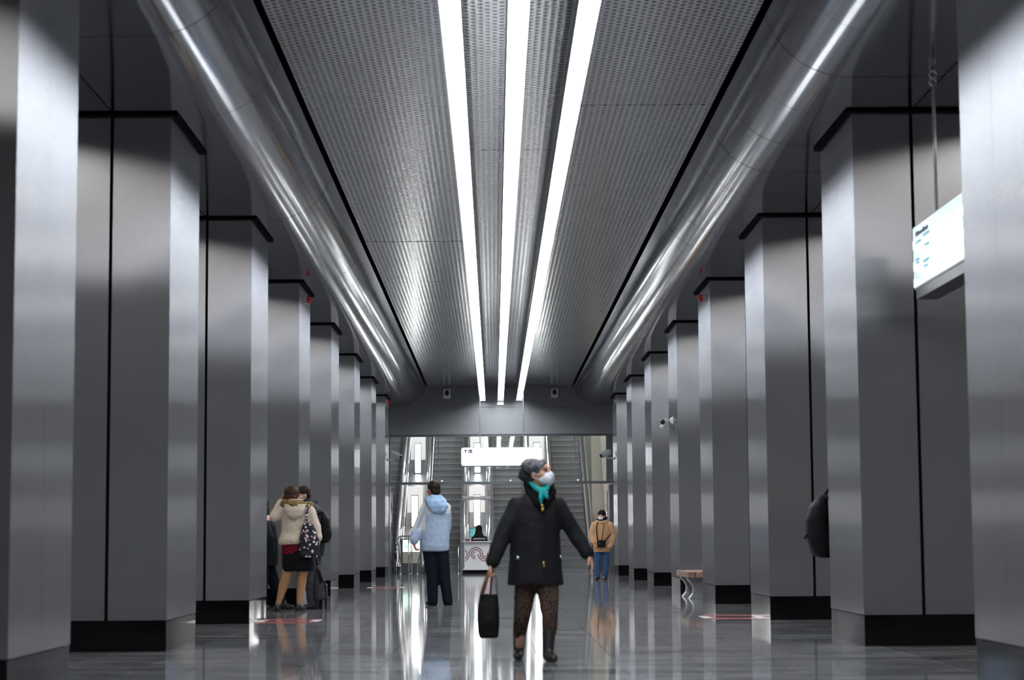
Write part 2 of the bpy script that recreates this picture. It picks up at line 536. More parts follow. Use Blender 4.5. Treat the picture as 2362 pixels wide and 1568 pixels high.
# ceiling: side planes, bent cove sheets, dark gap, perforated panels
CLX, CRX, CZ, CR = -2.60, 2.97, 5.46, 0.72
ceil = MB().box((PXL, YB, 4.98), (-3.36, YW, 5.05)).box((3.75, YB, 4.98), (PXR, YW, 5.05)).box((-3.4, YB, 5.62), (3.8, YW, 5.7)).build('ceiling', 'void')
struct(ceil, 'black space above the metal ceiling sheets')
def side_panel(x0, x1, y0, y1):
    return MB().box((x0 + 0.004, y0 + 0.002, ZC), (x1 - 0.004, y1 - 0.002, ZC + 0.02))
PL = DY / 4
def cove_mesh(cx, sgn, xflat):
    """flat sheet that bends up into a quarter round; sgn=+1 bends towards +x"""
    prof = [(xflat, ZC)]
    a_end = math.radians(74)
    nseg = 14
    for k in range(nseg + 1):
        a = a_end * k / nseg
        prof.append((cx + sgn * CR * math.sin(a), CZ - 0.005 - CR * math.cos(a)))
    n = len(prof)
    y0_, y1_ = 0.006, PL - 0.006
    v = [(x, y0_, z) for x, z in prof] + [(x, y1_, z) for x, z in prof]
    fc = [(k, k + 1, n + k + 1, n + k) for k in range(n - 1)]
    # the back and the edges have vertices of their own so that the outer face stays smooth
    o_ = len(v)
    v += [(x, y0_, z) for x, z in prof] + [(x, y1_, z) for x, z in prof] + [(x, y0_, z + 0.015) for x, z in prof] + [(x, y1_, z + 0.015) for x, z in prof]
    A, B_, C_, D_ = o_, o_ + n, o_ + 2 * n, o_ + 3 * n
    for k in range(n - 1):
        fc += [(C_ + k, D_ + k, D_ + k + 1, C_ + k + 1), (A + k, C_ + k, C_ + k + 1, A + k + 1), (B_ + k, B_ + k + 1, D_ + k + 1, D_ + k)]
    fc += [(A + n - 1, C_ + n - 1, D_ + n - 1, B_ + n - 1), (A, B_, D_, C_)]
    mb = MB().add(v, fc)
    nsm = n - 1
    me = mb.mesh('bent_metal_panel')
    me.polygons.foreach_set('use_smooth', [i < nsm for i in range(len(me.polygons))])
    me.materials.append(M['cove'])
    return me
cl_me = cove_mesh(CLX, 1, -3.35)
cr_me = cove_mesh(CRX, -1, 3.735)
SLOTS = [(PXL, -5.34), (-4.83, -3.36), (3.745, 5.22), (5.73, PXR)]     # the platform lamps sit in the slots between these sheets
flat = []
for xa, xb in SLOTS:
    me = side_panel(xa, xb, 0, PL * 4).mesh('flat_metal_panel'); me.materials.append(M['cove'])
    flat.append(me)
ny = int((YW - 2.0) / PL)
ys = YW - ny * PL
for k in range(ny):
    y = ys + k * PL
    tl = random.uniform(-0.0015, 0.0015)
    o = link('bent_metal_panel', cl_me, ceil, (0, y, 0)); o.rotation_euler = (tl, 0, 0); o.location.z -= tl * PL / 2
    o = link('bent_metal_panel', cr_me, ceil, (0, y, 0)); o.rotation_euler = (-tl, 0, 0); o.location.z += tl * PL / 2
for k in range(10):
    y = YW - (k + 1) * PL * 4
    for me in flat:
        link('flat_metal_panel', me, ceil, (0, y, 0))
# the hall behind the viewer keeps the same section in one long sheet
bk = MB()
for me in (cl_me, cr_me):
    bk.add([(v.co.x, YB if v.co.y < 0.1 else ys, v.co.z) for v in me.vertices], [tuple(p.vertices) for p in me.polygons])
for xa, xb in SLOTS:
    bk.box((xa, YB, ZC), (xb, YW - 40 * PL, ZC + 0.02))
bk.build('bent_metal_panel', 'cove', ceil)
PP = 2.288
pcols = [(-1.86, -0.302), (-0.298, 0.718), (0.722, 2.225)]     # the joints lie above the light strips
pm = []
for a, b in pcols:
    me = MB().box((a, 0.003, ZP), (b, PP - 0.003, ZP + 0.02)).mesh('perforated_panel')
    me.materials.append(M['perf'])
    pm.append(me)
npn = 23
for k in range(npn):
    for me in pm:
        link('perforated_panel', me, ceil, (0, YW - 0.1 - (k + 1) * PP, ZP * 0 + random.uniform(0, 0.004)))
MB().box((-1.86, YB, ZP), (2.225, YW - 0.1 - npn * PP, ZP + 0.02)).build('perforated_panel', 'perf', ceil)

# far wall above the passage, with its seam
lw = MB().box((-8.6, YW, 4.705), (9.0, YW + 0.3, 6.0)).box((-8.6, YW + 0.012, 3.93), (9.0, YW + 0.3, 4.695)).box((-8.6, YW + 0.03, 4.69), (9, YW + 0.3, 4.71)).build('wall_far', 'grey_wall')
struct(lw, 'grey panelled beam above the passage to the escalators')
struct(MB().box((-8.6, YW, -0.02), (-2.98, YW + 0.3, 3.93)).build('wall_far_side', 'grey_wall'))
struct(MB().box((3.40, YW, -0.02), (9.0, YW + 0.3, 3.93)).build('wall_far_side', 'grey_wall'))

# ------------------------------------------------------------------ pillars
def panel_mesh(sx, sy, z0, z1, m='steel'):
    me = MB().box((-sx / 2, -sy / 2, z0), (sx / 2, sy / 2, z1)).mesh('panel')
    me.materials.append(M[m])
    return me
ZT = 4.715
fw = (WID - 0.03) / 2
sd = (DEP - 0.048) / 2
front_me = panel_mesh(fw, 0.02, 0.27, ZT)
side_me = panel_mesh(0.02, sd, 0.27, ZT, 'steel_side')
core_me = MB().box((-WID / 2 + 0.03, -DEP / 2 + 0.03, 0.02), (WID / 2 - 0.03, DEP / 2 - 0.03, ZT)).mesh('core'); core_me.materials.append(M['void'])
plinth_me = MB().box((-WID / 2 + 0.004, -DEP / 2 + 0.004, 0), (WID / 2 - 0.004, DEP / 2 - 0.004, 0.262)).mesh('plinth'); plinth_me.materials.append(M['plinth'])
g = 0.06
ring = MB()
zx, zy = WID / 2, DEP / 2
ring.box((-zx - g, -zy - g, ZC - 0.022), (zx + g, -zy - 0.003, ZC - 0.003)).box((-zx - g, zy + 0.003, ZC - 0.022), (zx + g, zy + g, ZC - 0.003))
ring.box((-zx - g, -zy - 0.003, ZC - 0.022), (-zx - 0.003, zy + 0.003, ZC - 0.003)).box((zx + 0.003, -zy - 0.003, ZC - 0.022), (zx + g, zy + 0.003, ZC - 0.003))
ring_me = ring.mesh('shadow_gap'); ring_me.materials.append(M['void'])
ORD = ['nearest', 'second', 'third', 'fourth', 'fifth', 'sixth', 'seventh', 'eighth']
for side in (-1, 1):
    for k in range(8):
        xc = (XL - WID / 2) if side < 0 else (XR + WID / 2)
        if side < 0 and k == 1: xc -= 0.02
        if side > 0 and k in (2, 3): xc -= 0.03
        yc = Y0 + k * DY + DEP / 2
        row = 'in the row with the bag-carrying couple' if side < 0 else 'in the row with the wooden bench'
        lab = ('brushed steel pillar nearest the viewer ' if k == 0 else ORD[k] + ' brushed steel pillar from the viewer ') + row
        p = thing('steel_pillar', lab, 'pillar', (xc, yc, 0), group='steel clad pillars along the hall')
        link('core', core_me, p); link('plinth', plinth_me, p); link('shadow_gap', ring_me, p)
        for sx in (-1, 1):
            for sy in (-1, 1):
                link('panel', front_me, p, (sx * (fw + 0.03) / 2, sy * (DEP / 2 - 0.01), 0))
                link('panel', side_me, p, (sx * (WID / 2 - 0.01), sy * (sd + 0.008) / 2, 0))

# ------------------------------------------------------------------ light strips
SEG = 1.62
def strip(xc, zb, label, m, y1, n, wd=0.15, name='light_strip', lip=0.036):
    L_ = thing(name, label, 'ceiling light', (xc, y1, zb))
    hz = MB().box((-wd / 2 - 0.003, 0.002, 0.008), (wd / 2 + 0.003, SEG - 0.002, 0.085)).box((-wd / 2 - 0.003, 0.002, -lip), (-wd / 2, SEG - 0.002, 0.008)).box((wd / 2, 0.002, -lip), (wd / 2 + 0.003, SEG - 0.002, 0.008)).mesh('lamp_housing'); hz.materials.append(M['housing'])
    df = MB().box((-wd / 2, 0.003, 0.0), (wd / 2, SEG - 0.003, 0.008)).mesh('diffuser'); df.materials.append(m)
    for k in range(n):
        link('lamp_housing', hz, L_, (0, -(k + 1) * SEG, 0))
        link('diffuser', df, L_, (0, -(k + 1) * SEG, 0))
    rod = MB().tube([(0, 0, 0.08), (0, 0, (ZP if wd < 0.2 else 4.98) - zb)], 0.006, 6).mesh('hanger_rod'); rod.materials.append(M['housing'])
    for k in range(0, n, 2):
        link('hanger_rod', rod, L_, (0, -(k + 0.5) * SEG, 0))
    return L_
strip(0.205, 4.86, 'middle one of the three long white light strips', M['lamp'], 56.1, 31)
strip(-0.30, 4.86, 'white light strip between the middle strip and the couple', M['lamp'], 56.1, 31)
strip(0.72, 4.86, 'white light strip between the middle strip and the bench side', M['lamp'], 56.1, 31)
strip(-5.14, 4.80, 'long light strip over the platform beyond the couple', M['plat_lamp'], 56.0, 31, 0.34)
strip(5.53, 4.80, 'long light strip over the platform beyond the bench', M['plat_lamp'], 56.0, 31, 0.34)

# ------------------------------------------------------------------ fittings on the far wall
for x, z, lab in ((-1.315, 5.08, 'white wall speaker with black front on the couple side of the lamps'), (1.738, 5.085, 'white wall speaker with black front on the bench side of the lamps')):
    s = thing('wall_speaker', lab, 'speaker', (x, YW, z), group='wall speakers under the ceiling')
    MB().box((-0.10, -0.05, -0.13), (0.10, 0, 0.13)).build('casing', 'white_box', s, bevel=0.008)
    MB().lathe([(0, 0.062), (0.02, 0.06), (0.05, 0.03), (0.055, 0.0)], (0, -0.05, 0.02), (0, -1, 0)).build('black_front', 'black', s, True).scale = (1, 1, 1.35)
br = thing('wall_bracket', 'small grey metal plate on the far wall behind the middle light strip', 'bracket', (0.2, YW, 4.935))
MB().box((-0.095, -0.02, -0.18), (0.095, 0, 0.18)).build('plate', 'housing', br, bevel=0.004)
MB().box((-0.095, -0.09, -0.18), (0.095, -0.02, -0.165)).build('lip', 'housing', br)

# glass partition
gp = MB().box((-2.97, 56.55, 3.87), (3.40, 56.63, 3.93)).box((-2.97, 56.55, 2.515), (3.40, 56.63, 2.59)).box((-2.97, 56.55, 2.59), (-2.93, 56.63, 3.87)).box((3.19, 56.55, 2.59), (3.40, 56.63, 3.87)).build('window_1', 'dark_frame')
struct(gp, 'framed glass transom over the escalator passage')
for a, b in ((-2.93, -1.58), (-1.56, 0.35), (0.37, 2.28), (2.30, 3.19)):
    MB().box((a, 56.585, 2.59), (b, 56.597, 3.87)).build('pane', 'glass', gp)
for x in (-1.57, 2.29):
    MB().box((x - 0.012, 56.57, 2.59), (x + 0.012, 56.61, 3.87)).build('glass_fin', 'mirror', gp)
for x in (-1.47, -0.5, 0.47, 2.38):
    MB().lathe([(0, 0.022), (0.035, 0.022), (0.04, 0.01)], (x, 56.53, 2.60), (0, 0, 1), 10).build('spotlight', 'sign_wave', gp, True)
for k, (xa, xb, hx) in enumerate(((-3.10, -2.95, -2.935), (3.27, 3.40, 3.24))):
    d = MB().box((xa, 56.65, 0.0), (xb, 57.35, 2.5)).build('door_%d' % (k + 1), 'dark_frame')
    struct(d, 'open grey door leaf beside the escalator passage')
    MB().tube([(hx, 57.33, 0.42), (hx, 57.33, 2.33)], 0.018).tube([(hx, 57.33, 2.2), (hx - 0.06 + 0.09 * k, 57.33, 2.2)], 0.012).tube([(hx, 57.33, 0.6), (hx - 0.06 + 0.09 * k, 57.33, 0.6)], 0.012).build('door_handle', 'chrome', d, True)

# ------------------------------------------------------------------ escalators
TAN = math.tan(math.radians(30))
YE = 58.5
# threshold strip and the pit under the escalators
struct(MB().box((-4.3, 58.42, -0.3), (3.6, 58.52, 0.004)).build('trim_1', 'chrome'), 'bright metal strip at the foot of the escalators')
struct(MB().box((-4.3, 58.52, -0.5), (3.6, 75, -0.3)).build('floor_pit', 'void'))
rise, run, sw = 0.2, 0.2 / TAN, 0.93
prof = [(run + 0.02, 0.0), (0.0, 0.0)]
for k in range(6):
    t = k / 5
    prof.append((0.035 * math.sin(math.pi * 0.5 * (1 - t)) - 0.0, 0.02 + (rise - 0.03) * t))
prof += [(-0.018, rise - 0.022), (-0.018, rise), (run + 0.02, rise)]
step_me = MB().prism([(a, b) for a, b in prof], 'x', -sw / 2, sw / 2).mesh('step')
step_me.materials.append(M['step'])
skirt = [(YE - 0.35, 0.0), (YE + 0.1, 0.0), (YE + 0.1 + 12, 12 * TAN), (YE + 0.1 + 12, 12 * TAN + 0.15), (YE - 0.35, 0.12)]
ESC = [(-3.38, 'escalator beside the open door and the couple side wall'), (-1.45, 'escalator between the light pylons behind the man in light blue'),
       (0.43, 'escalator directly behind the woman in the black coat'), (2.28, 'escalator behind the woman in the tan coat')]
for xc, lab in ESC:
    e = thing('escalator', lab, 'escalator', (xc, YE, 0), group='escalators beyond the passage')
    for k in range(26):
        link('step', step_me, e, (0, k * run, k * rise))
    MB().box((-sw / 2, -0.02, -0.25), (sw / 2, 0.15, 0.0)).build('comb_plate', 'step', e)

def balustrade_profile(y0, h, th):
    """side outline of a balustrade: rounded newel, level run, then the 30 degree rise"""
    pts = [(y0 + 0.25, 0.0)]
    for k in range(9):
        a = math.radians(-90 - 180 * k / 8)
        pts.append((y0 + h * 0.42 + h * 0.42 * math.cos(a), h - 0.42 * h + 0.42 * h * -math.sin(math.radians(90 - 180 * (k / 8)))))
    return pts
def incline(parent, name, m, xa, xb, h0, h1, y0, ylen=12.5, smooth=False):
    """slab between xa and xb whose underside and top follow the rise"""
    ye = YE + 0.25
    poly = [(y0, max(h0, 0.0)), (ye, max(h0, 0.0)), (ye + ylen, ylen * TAN + h0), (ye + ylen, ylen * TAN + h1), (ye, h1), (y0 + 0.1, h1), (y0, h1 - 0.1)]
    return MB().prism(poly, 'x', xa, xb).build(name, m, parent, bevel=0.02)
def handrail(parent, x, h, y0):
    ye = YE + 0.25
    pts = [(x, y0 + 0.10, 0.35), (x, y0 - 0.03, 0.5), (x, y0 - 0.06, h - 0.2), (x, y0 - 0.01, h - 0.05), (x, y0 + 0.12, h), (x, ye, h), (x, ye + 12.5, 12.5 * TAN + h)]
    MB().tube(pts, 0.034, 8).build('handrail', 'rubber', parent, True)

def deck(xa, xb, label, nm='escalator_balustrade', y0=58.0):
    d = thing(nm, label, 'balustrade', ((xa + xb) / 2, y0, 0), group='steel balustrades between the escalators')
    wd = (xb - xa) / 2
    oy = -y0
    def put(o):
        o.location = (0, oy, 0)
    for sx in (-1, 1):
        a, b = sorted((sx * wd, sx * (wd - 0.10)))
        put(incline(d, 'steel_side', 'mirror', a, b, -0.2, 0.80, y0))
        hx = sx * (wd - 0.05)
        ye = YE + 0.25
        h = 0.86
        pts = [(hx, y0 + 0.10, 0.35), (hx, y0 - 0.03, 0.48), (hx, y0 - 0.06, h - 0.2), (hx, y0 - 0.01, h - 0.05), (hx, y0 + 0.12, h), (hx, ye, h), (hx, ye + 12.5, 12.5 * TAN + h)]
        put(MB().tube(pts, 0.034, 8).build('handrail', 'rubber', d, True))
        a, b = sorted((sx * (wd - 0.11), sx * (wd - 0.20)))
        put(incline(d, 'sloped_trim', 'mirror', a, b, -0.2, 0.30, y0 + 0.15))
    put(incline(d, 'deck_plate', 'dark_frame', -(wd - 0.2), wd - 0.2, -0.3, -0.05 + 0.10, y0 + 0.2))
    return d
D1 = deck(-2.91, -1.92, 'steel balustrade with a white light and green signal in front')
D2 = deck(-0.98, -0.04, 'steel balustrade rising behind the glass control booth', y0=58.6)
D3 = deck(0.90, 1.81, 'steel balustrade rising behind the black-coated woman')
D4 = thing('escalator_balustrade', 'slim steel balustrade beside the tan wall and the woman in tan', 'balustrade', (2.86, 58.0, 0))
o = incline(D4, 'steel_side', 'mirror', -0.09, 0.09, -0.2, 0.80, 58.0); o.location = (0, -58, 0)
o = MB().tube([(0, 58.1, 0.35), (0, 57.97, 0.48), (0, 57.94, 0.66), (0, 57.99, 0.81), (0, 58.12, 0.86), (0, 58.75, 0.86), (0, 71.2, 12.5 * TAN + 0.84)], 0.034).build('handrail', 'rubber', D4, True); o.location = (0.0, -58, 0)
# newel light unit with the green signal, in front of the first balustrade
nw = thing('signal_unit', 'escalator signal unit with white light and green lamp behind the rail', 'signal', (-2.40, 57.9, 0))
MB().box((-0.30, 0.0, 0.0), (0.30, 0.09, 1.0)).build('body', 'dark_frame', nw, bevel=0.01)
MB().box((-0.24, -0.012, 0.62), (0.25, 0.0, 0.97)).build('light_panel', 'newel_light', nw)
MB().lathe([(0, 0.045), (0.012, 0.045), (0.015, 0.03)], (-0.14, -0.012, 0.78), (0, -1, 0)).build('green_lamp', 'green', nw, True)
MB().box((-0.24, -0.02, 0.30), (0.25, 0.0, 0.60)).build('lower_panel', 'tan', nw)

# light pylons that stand on the balustrade decks
def pylon(xc, yc, label, tw=0.165, ph=0.95):
    zb = (yc - YE - 0.25) * TAN + 0.05
    p = thing('light_pylon', label, 'lamp', (xc, yc, zb), group='white light pylons on the escalator decks')
    MB().box((-0.24, 0.22, 0.45), (0.24, 0.26, 1.25)).build('back_panel', 'pylon_soft', p, bevel=0.01)
    MB().box((-tw / 2 - 0.025, -0.02, 0.0), (tw / 2 + 0.025, 0.05, ph + 0.03)).build('frame', 'dark_frame', p)
    MB().box((-tw / 2, -0.035, 0.03), (tw / 2, -0.02, ph)).build('lamp_face', 'pylon', p)
pylon(-2.415, 61.0, 'lower white light pylon behind the signal unit and railing')
pylon(-2.43, 64.0, 'upper white light pylon behind the signal unit, through the transom glass')
pylon(-0.52, 61.0, 'lower white light pylon seen through the control booth')
pylon(-0.52, 64.0, 'upper white light pylon behind the hanging direction sign')
pylon(1.35, 61.0, 'lower white light pylon hidden behind the woman in black')
pylon(1.38, 64.0, 'upper white light pylon above the black-coated woman')

# escalator shaft
struct(MB().box((-4.4, 56.8, -0.3), (-4.3, 76, 12)).build('wall_shaft_left', 'platform_wall'))
struct(MB().prism([(3.43, 0.0), (3.475, 0.0), (3.475, 6.0), (3.13, 6.0), (3.24, 4.05), (3.40, 0.9)], 'y', 60.3, 60.4).build('wall_shaft_strip', 'cream'), 'cream wall strip beside the tan wall')
struct(MB().box((3.48, 56.8, -0.3), (3.6, 76, 12)).build('wall_shaft_right', 'tan'))
struct(MB().box((2.97, 60.5, -0.3), (3.48, 60.6, 9)).build('wall_shaft_front', 'tan'), 'tan wall beside the slim balustrade')
struct(MB().box((-4.4, 75, -0.3), (3.6, 75.2, 14)).build('wall_shaft_end', 'platform_wall'))
struct(MB().prism([(56.85, 5.2), (75, 5.2 + 17 * TAN), (75, 5.4 + 17 * TAN), (56.85, 5.4)], 'x', -4.4, 3.6).build('ceiling_shaft', 'platform_wall'))
for xx, lab in ((-1.5, 'added unseen light strip over the escalators nearer the signal unit'), (1.2, 'added unseen light strip over the escalators nearer the tan wall')):
    sl = thing('shaft_fill_light', lab, 'ceiling light', (xx, 58.0, 0))  # added out of view behind the beam to brighten the escalator steps
    o = MB().prism([(0.2, 5.44), (15, 5.44 + 14.6 * 17 / 18.15 * TAN), (15, 5.37 + 14.6 * 17 / 18.15 * TAN), (0.2, 5.37)], 'x', -0.1, 0.1).build('diffuser', 'shaft_fill', sl)
    MB().prism([(0.2, 5.46), (15, 5.46 + 14.6 * 17 / 18.15 * TAN), (15, 5.445 + 14.6 * 17 / 18.15 * TAN), (0.2, 5.445)], 'x', -0.12, 0.12).build('housing', 'housing', sl)

# ------------------------------------------------------------------ control booth
BX, BY = -0.49, 57.3
bt = thing('control_booth', 'glass escalator control booth with white desk and red ribbon emblem', 'booth', (BX, BY, 0))
for x in (-0.43, 0.43):
    MB().box((x - 0.055, 0.05, 0.0), (x + 0.055, 0.13, 2.10)).build('post', 'grey_wall', bt)
    MB().box((x - 0.02, 0.98, 0.0), (x + 0.02, 1.02, 2.10)).build('post', 'grey_wall', bt)
    MB().box((x - 0.006, 0.13, 0.9), (x + 0.006, 0.98, 2.10)).build('side_glass', 'glass', bt)
MB().prism([(-0.43, 2.20), (0.43, 2.20), (0.35, 2.115), (-0.35, 2.115)], 'y', -0.06, 0.06).build('roof_canopy', 'desk_white', bt)
MB().box((-0.43, 0.06, 2.10), (0.43, 1.02, 2.14)).build('roof', 'housing', bt)
MB().box((-0.42, -0.10, 0.885), (0.42, 0.14, 0.915)).build('counter', 'housing', bt, bevel=0.006)
MB().box((-0.365, 0.0, 0.17), (0.365, 0.05, 0.885)).build('front_panel', 'desk_white', bt)
MB().prism([(-0.355, 0.18), (0.355, 0.18), (0.42, 0.10), (-0.42, 0.10)], 'y', -0.04, 0.05).build('flared_foot', 'desk_white', bt)
MB().box((-0.42, -0.03, 0.0), (0.42, 0.05, 0.10)).build('kick_plate', 'plinth', bt)
MB().box((-0.35, 0.12, 0.87), (0.35, 0.62, 0.89)).build('desk_top', 'desk_white', bt)
mon = MB().box((-0.22, 0.78, 1.02), (0.12, 0.80, 1.30)).build('monitor', 'black', bt)
MB().box((-0.205, 0.772, 1.035), (0.0, 0.78, 1.285)).box((0.005, 0.772, 1.035), (0.105, 0.78, 1.285)).build('screen', 'screen', mon)
MB().box((-0.06, 0.78, 0.9), (-0.03, 0.8, 1.02)).build('monitor_stand', 'black', mon)
MB().box((-0.33, 0.2, 0.89), (-0.19, 0.42, 0.99)).build('desk_box', 'dark_frame', bt)
MB().lathe([(0, 0.014), (0.012, 0.014), (0.02, 0.006)], (-0.20, 0.2, 0.94), (0, -1, 0), 10).build('red_lamp', 'red_led', bt, True)
MB().prism([(-0.30, 0.9), (-0.26, 0.9), (-0.262, 1.34), (-0.28, 1.36)], 'y', 0.25, 0.30).build('desk_light', 'white_box', bt)
for x in (-0.36, 0.30):
    MB().tube([(x - 0.03, 0.14, 1.14), (x + 0.08, 0.14, 1.14)], 0.008, 6).build('glass_clip', 'chrome', bt, True)
# emblem: interlaced ribbon arcs printed on the front panel
EX, EZ, K = -0.49 + 0.49, 0.545, 0.00166
def arc_ribbon(cx, cz, r, a0, a1, w_, y=-0.003, n=20):
    v, fc = [], []
    for i in range(n + 1):
        a = math.radians(a0 + (a1 - a0) * i / n)
        for rr in (r - w_ / 2, r + w_ / 2):
            v.append((cx + rr * math.cos(a), y, cz + rr * math.sin(a)))
    for i in range(n):
        fc.append((2 * i, 2 * i + 1, 2 * i + 3, 2 * i + 2))
    return v, fc
def ex(px): return (px - 380) * K
em = MB(); fl = MB()
w_ = 13 * K
ZZ = EZ
for (cx, r, a0, a1) in ((355, 115, 0, 180), (355, 80, 0, 262), (355, 45, 95, 270), (515, 45, 180, 360 + 30), (515, 80, 180, 342), (515, 115, 180, 312),
                        (130, 115, 292, 360), (130, 80, 302, 418)):
    v, fc = arc_ribbon(ex(cx), ZZ, r * K, a0, a1, w_)
    em.add(v, fc)
for (cx, r, a0, a1) in ((355, 97, 0, 180), (355, 62, 0, 262), (515, 62, 180, 355), (515, 97, 180, 325), (130, 97, 296, 360)):
    v, fc = arc_ribbon(ex(cx), ZZ, r * K, a0, a1, 25 * K, -0.0015)
    fl.add(v, fc)
em.build('emblem', 'logo', bt)
fl.build('emblem_fill', 'logo_fill', bt)

# railing in front of the signal unit
rl = thing('guard_rail', 'tubular steel guard rail in front of the signal unit', 'railing', (-2.41, 57.25, 0))
MB().tube([(-0.27, 0, 0), (-0.25, 0, 0.24), (-0.30, 0, 0.62), (-0.335, 0, 0.96), (-0.31, 0, 1.05), (-0.25, 0, 1.075), (0.24, 0, 1.075), (0.31, 0, 1.05), (0.335, 0, 0.96), (0.30, 0, 0.62), (0.22, 0, 0.24), (0.21, 0, 0)], 0.021).build('frame_tube', 'chrome', rl, True)
for x in (-0.03, 0.05):
    MB().tube([(x, 0, 0), (x, 0, 1.06)], 0.02).build('post', 'chrome', rl, True)
MB().tube([(-0.30, 0, 0.62), (-0.47, 0, 0.62)], 0.02).build('side_stub', 'chrome', rl, True)
MB().tube([(-0.38, -0.05, 0.0), (-0.38, -0.05, 0.36)], 0.015).build('floor_post', 'chrome', rl, True)
for x in (-0.27, 0.01, 0.21):
    MB().lathe([(0, 0.05), (0.012, 0.05), (0.015, 0.03)], (x, 0, 0)).build('floor_flange', 'chrome', rl, True)
bp = thing('floor_post', 'short chrome post standing at the foot of the slim balustrade', 'post', (2.80, 57.5, 0))
MB().tube([(0, 0, 0), (0, 0, 0.36)], 0.028).build('tube', 'chrome', bp, True)
MB().lathe([(0, 0.06), (0.015, 0.06), (0.02, 0.03)]).build('floor_flange', 'chrome', bp, True)
bp = thing('floor_post', 'short chrome post beside the control booth desk', 'post', (-1.02, 57.2, 0))
MB().tube([(0, 0, 0), (0, 0, 0.80)], 0.016).build('tube', 'chrome', bp, True)
MB().lathe([(0, 0.04), (0.015, 0.04), (0.02, 0.02)]).build('floor_flange', 'chrome', bp, True)

# ------------------------------------------------------------------ hanging direction sign over the passage
SY = 48.0
sg = thing('direction_sign', 'white backlit direction sign hanging on two rods above the passage', 'sign', (0.2, SY, 2.94))
def rrect(hw, hh, r, n=6):
    p = []
    for cx, cz, a in ((hw - r, hh - r, 0), (-hw + r, hh - r, 90), (-hw + r, -hh + r, 180), (hw - r, -hh + r, 270)):
        for k in range(n + 1):
            t = math.radians(a + 90 * k / n)
            p.append((cx + r * math.cos(t), cz + r * math.sin(t)))
    return p
MB().prism(rrect(0.985, 0.225, 0.06), 'y', -0.04, 0.04).build('casing', 'housing', sg)
MB().prism(rrect(0.968, 0.208, 0.05), 'y', -0.046, -0.04).build('light_face', 'sign_white', sg)
MB().box((-0.98, -0.03, -0.245), (0.98, 0.03, -0.225)).build('lower_edge', 'dark_frame', sg)
for x in (-0.525, 0.522):
    MB().tube([(x, 0, 0.22), (x, 0, ZP - 2.94)], 0.011, 8).build('hanging_rod', 'housing', sg, True)
MB().tube([(-0.875, -0.05, 0.09), (-0.875, -0.05, 0.17)], 0.012, 6).tube([(-0.905, -0.05, 0.14), (-0.875, -0.05, 0.17), (-0.845, -0.05, 0.14)], 0.012, 6).build('arrow', 'sign_ink', sg)
MB().box((-0.815, -0.051, 0.09), (-0.70, -0.047, 0.17)).build('exit_box', 'sign_ink', sg)
tm = text_mesh('3-4', 0.085, 'CENTER'); tm.materials.append(M['sign_wave'])
o = link('writing', tm, sg, (-0.757, -0.053, 0.10)); o.rotation_euler = (math.pi / 2, 0, 0)
pl = MB()
random.seed(3)
xq = -0.60
while xq < -0.1:
    wq = random.uniform(0.012, 0.03)
    pl.box((xq, -0.049, 0.155), (xq + wq, -0.047, 0.155 + random.uniform(0.006, 0.012)))
    xq += wq + random.uniform(0.012, 0.04)
pl.build('faint_lettering', 'pale_ink', sg)

# map board hanging between the two nearest pillars
mb_ = thing('map_board', 'pale blue backlit line map board hanging between two near pillars', 'sign', (3.60, 15.15, 3.27))
MB().box((-0.055, -1.55, -0.27), (0.085, 1.45, 0.27)).build('casing', 'housing', mb_, bevel=0.012)
MB().box((-0.062, -1.53, -0.25), (-0.055, 1.43, 0.25)).build('light_face', 'sign_blue', mb_)
MB().box((-0.05, -1.52, -0.35), (0.13, 1.40, -0.27)).build('lower_box', 'black', mb_)
for z0 in (0.06, -0.12, -0.26):  # wavy white reflections on the board face, put in as glowing bands
    wv = MB()
    for seg in range(40):
        ya = 1.43 - seg * 0.074
        def wz(y): 
            return z0 + 0.075 * math.sin((1.43 - y) * 3.2 + 2.0) - 0.02
        h = 0.038
        yb = max(ya - 0.076, -1.53)
        c = [(-0.0645, ya, wz(ya) - h), (-0.0645, yb, wz(yb) - h), (-0.0645, yb, wz(yb) + h), (-0.0645, ya, wz(ya) + h)]
        c = [(p[0], p[1], max(-0.25, min(0.25, p[2]))) for p in c]
        wv.add(c, [(0, 1, 2, 3)])
    wv.build('reflection_wave', 'sign_wave', mb_)
hd = MB()
random.seed(5)
def scrawl(mb, y0, y1, z, h):
    y = y0
    while y > y1:
        wq = random.uniform(0.012, 0.03)
        hh = h * random.uniform(0.6, 1.0)
        mb.box((-0.067, y - wq, z), (-0.062, y, z + hh))
        if random.random() < 0.6:
            mb.box((-0.067, y - wq - 0.012, z + hh * 0.4), (-0.062, y - wq, z + hh * 0.6))
        y -= wq + random.uniform(0.008, 0.016)
scrawl(hd, 1.30, 0.86, 0.165, 0.038)
hd.build('lettering', 'sign_ink', mb_)
h2 = MB()
for a, b, z in ((1.32, 1.15, 0.10), (1.02, 0.82, 0.125), (0.98, 0.85, 0.035), (1.32, 1.2, -0.04), (1.30, 1.22, -0.07), (1.02, 0.86, -0.09), (1.02, 0.9, -0.135)):
    scrawl(h2, a, b, z, 0.022)
h2.build('lettering', 'sign_teal', mb_)
for y in (0.85, -0.85):
    MB().tube([(0.015, y, 0.27), (0.015, y, 1.36)], 0.013, 8).build('hanging_rod', 'housing', mb_, True)
    hk = MB()
    for cz in (1.375, 1.44):
        pts = [(0.015 + 0.028 * math.cos(t * math.pi / 6), y, cz + 0.03 * math.sin(t * math.pi / 6)) for t in range(13)]
        hk.tube(pts, 0.007, 6)
    hk.build('ceiling_hook', 'chrome', mb_, True)

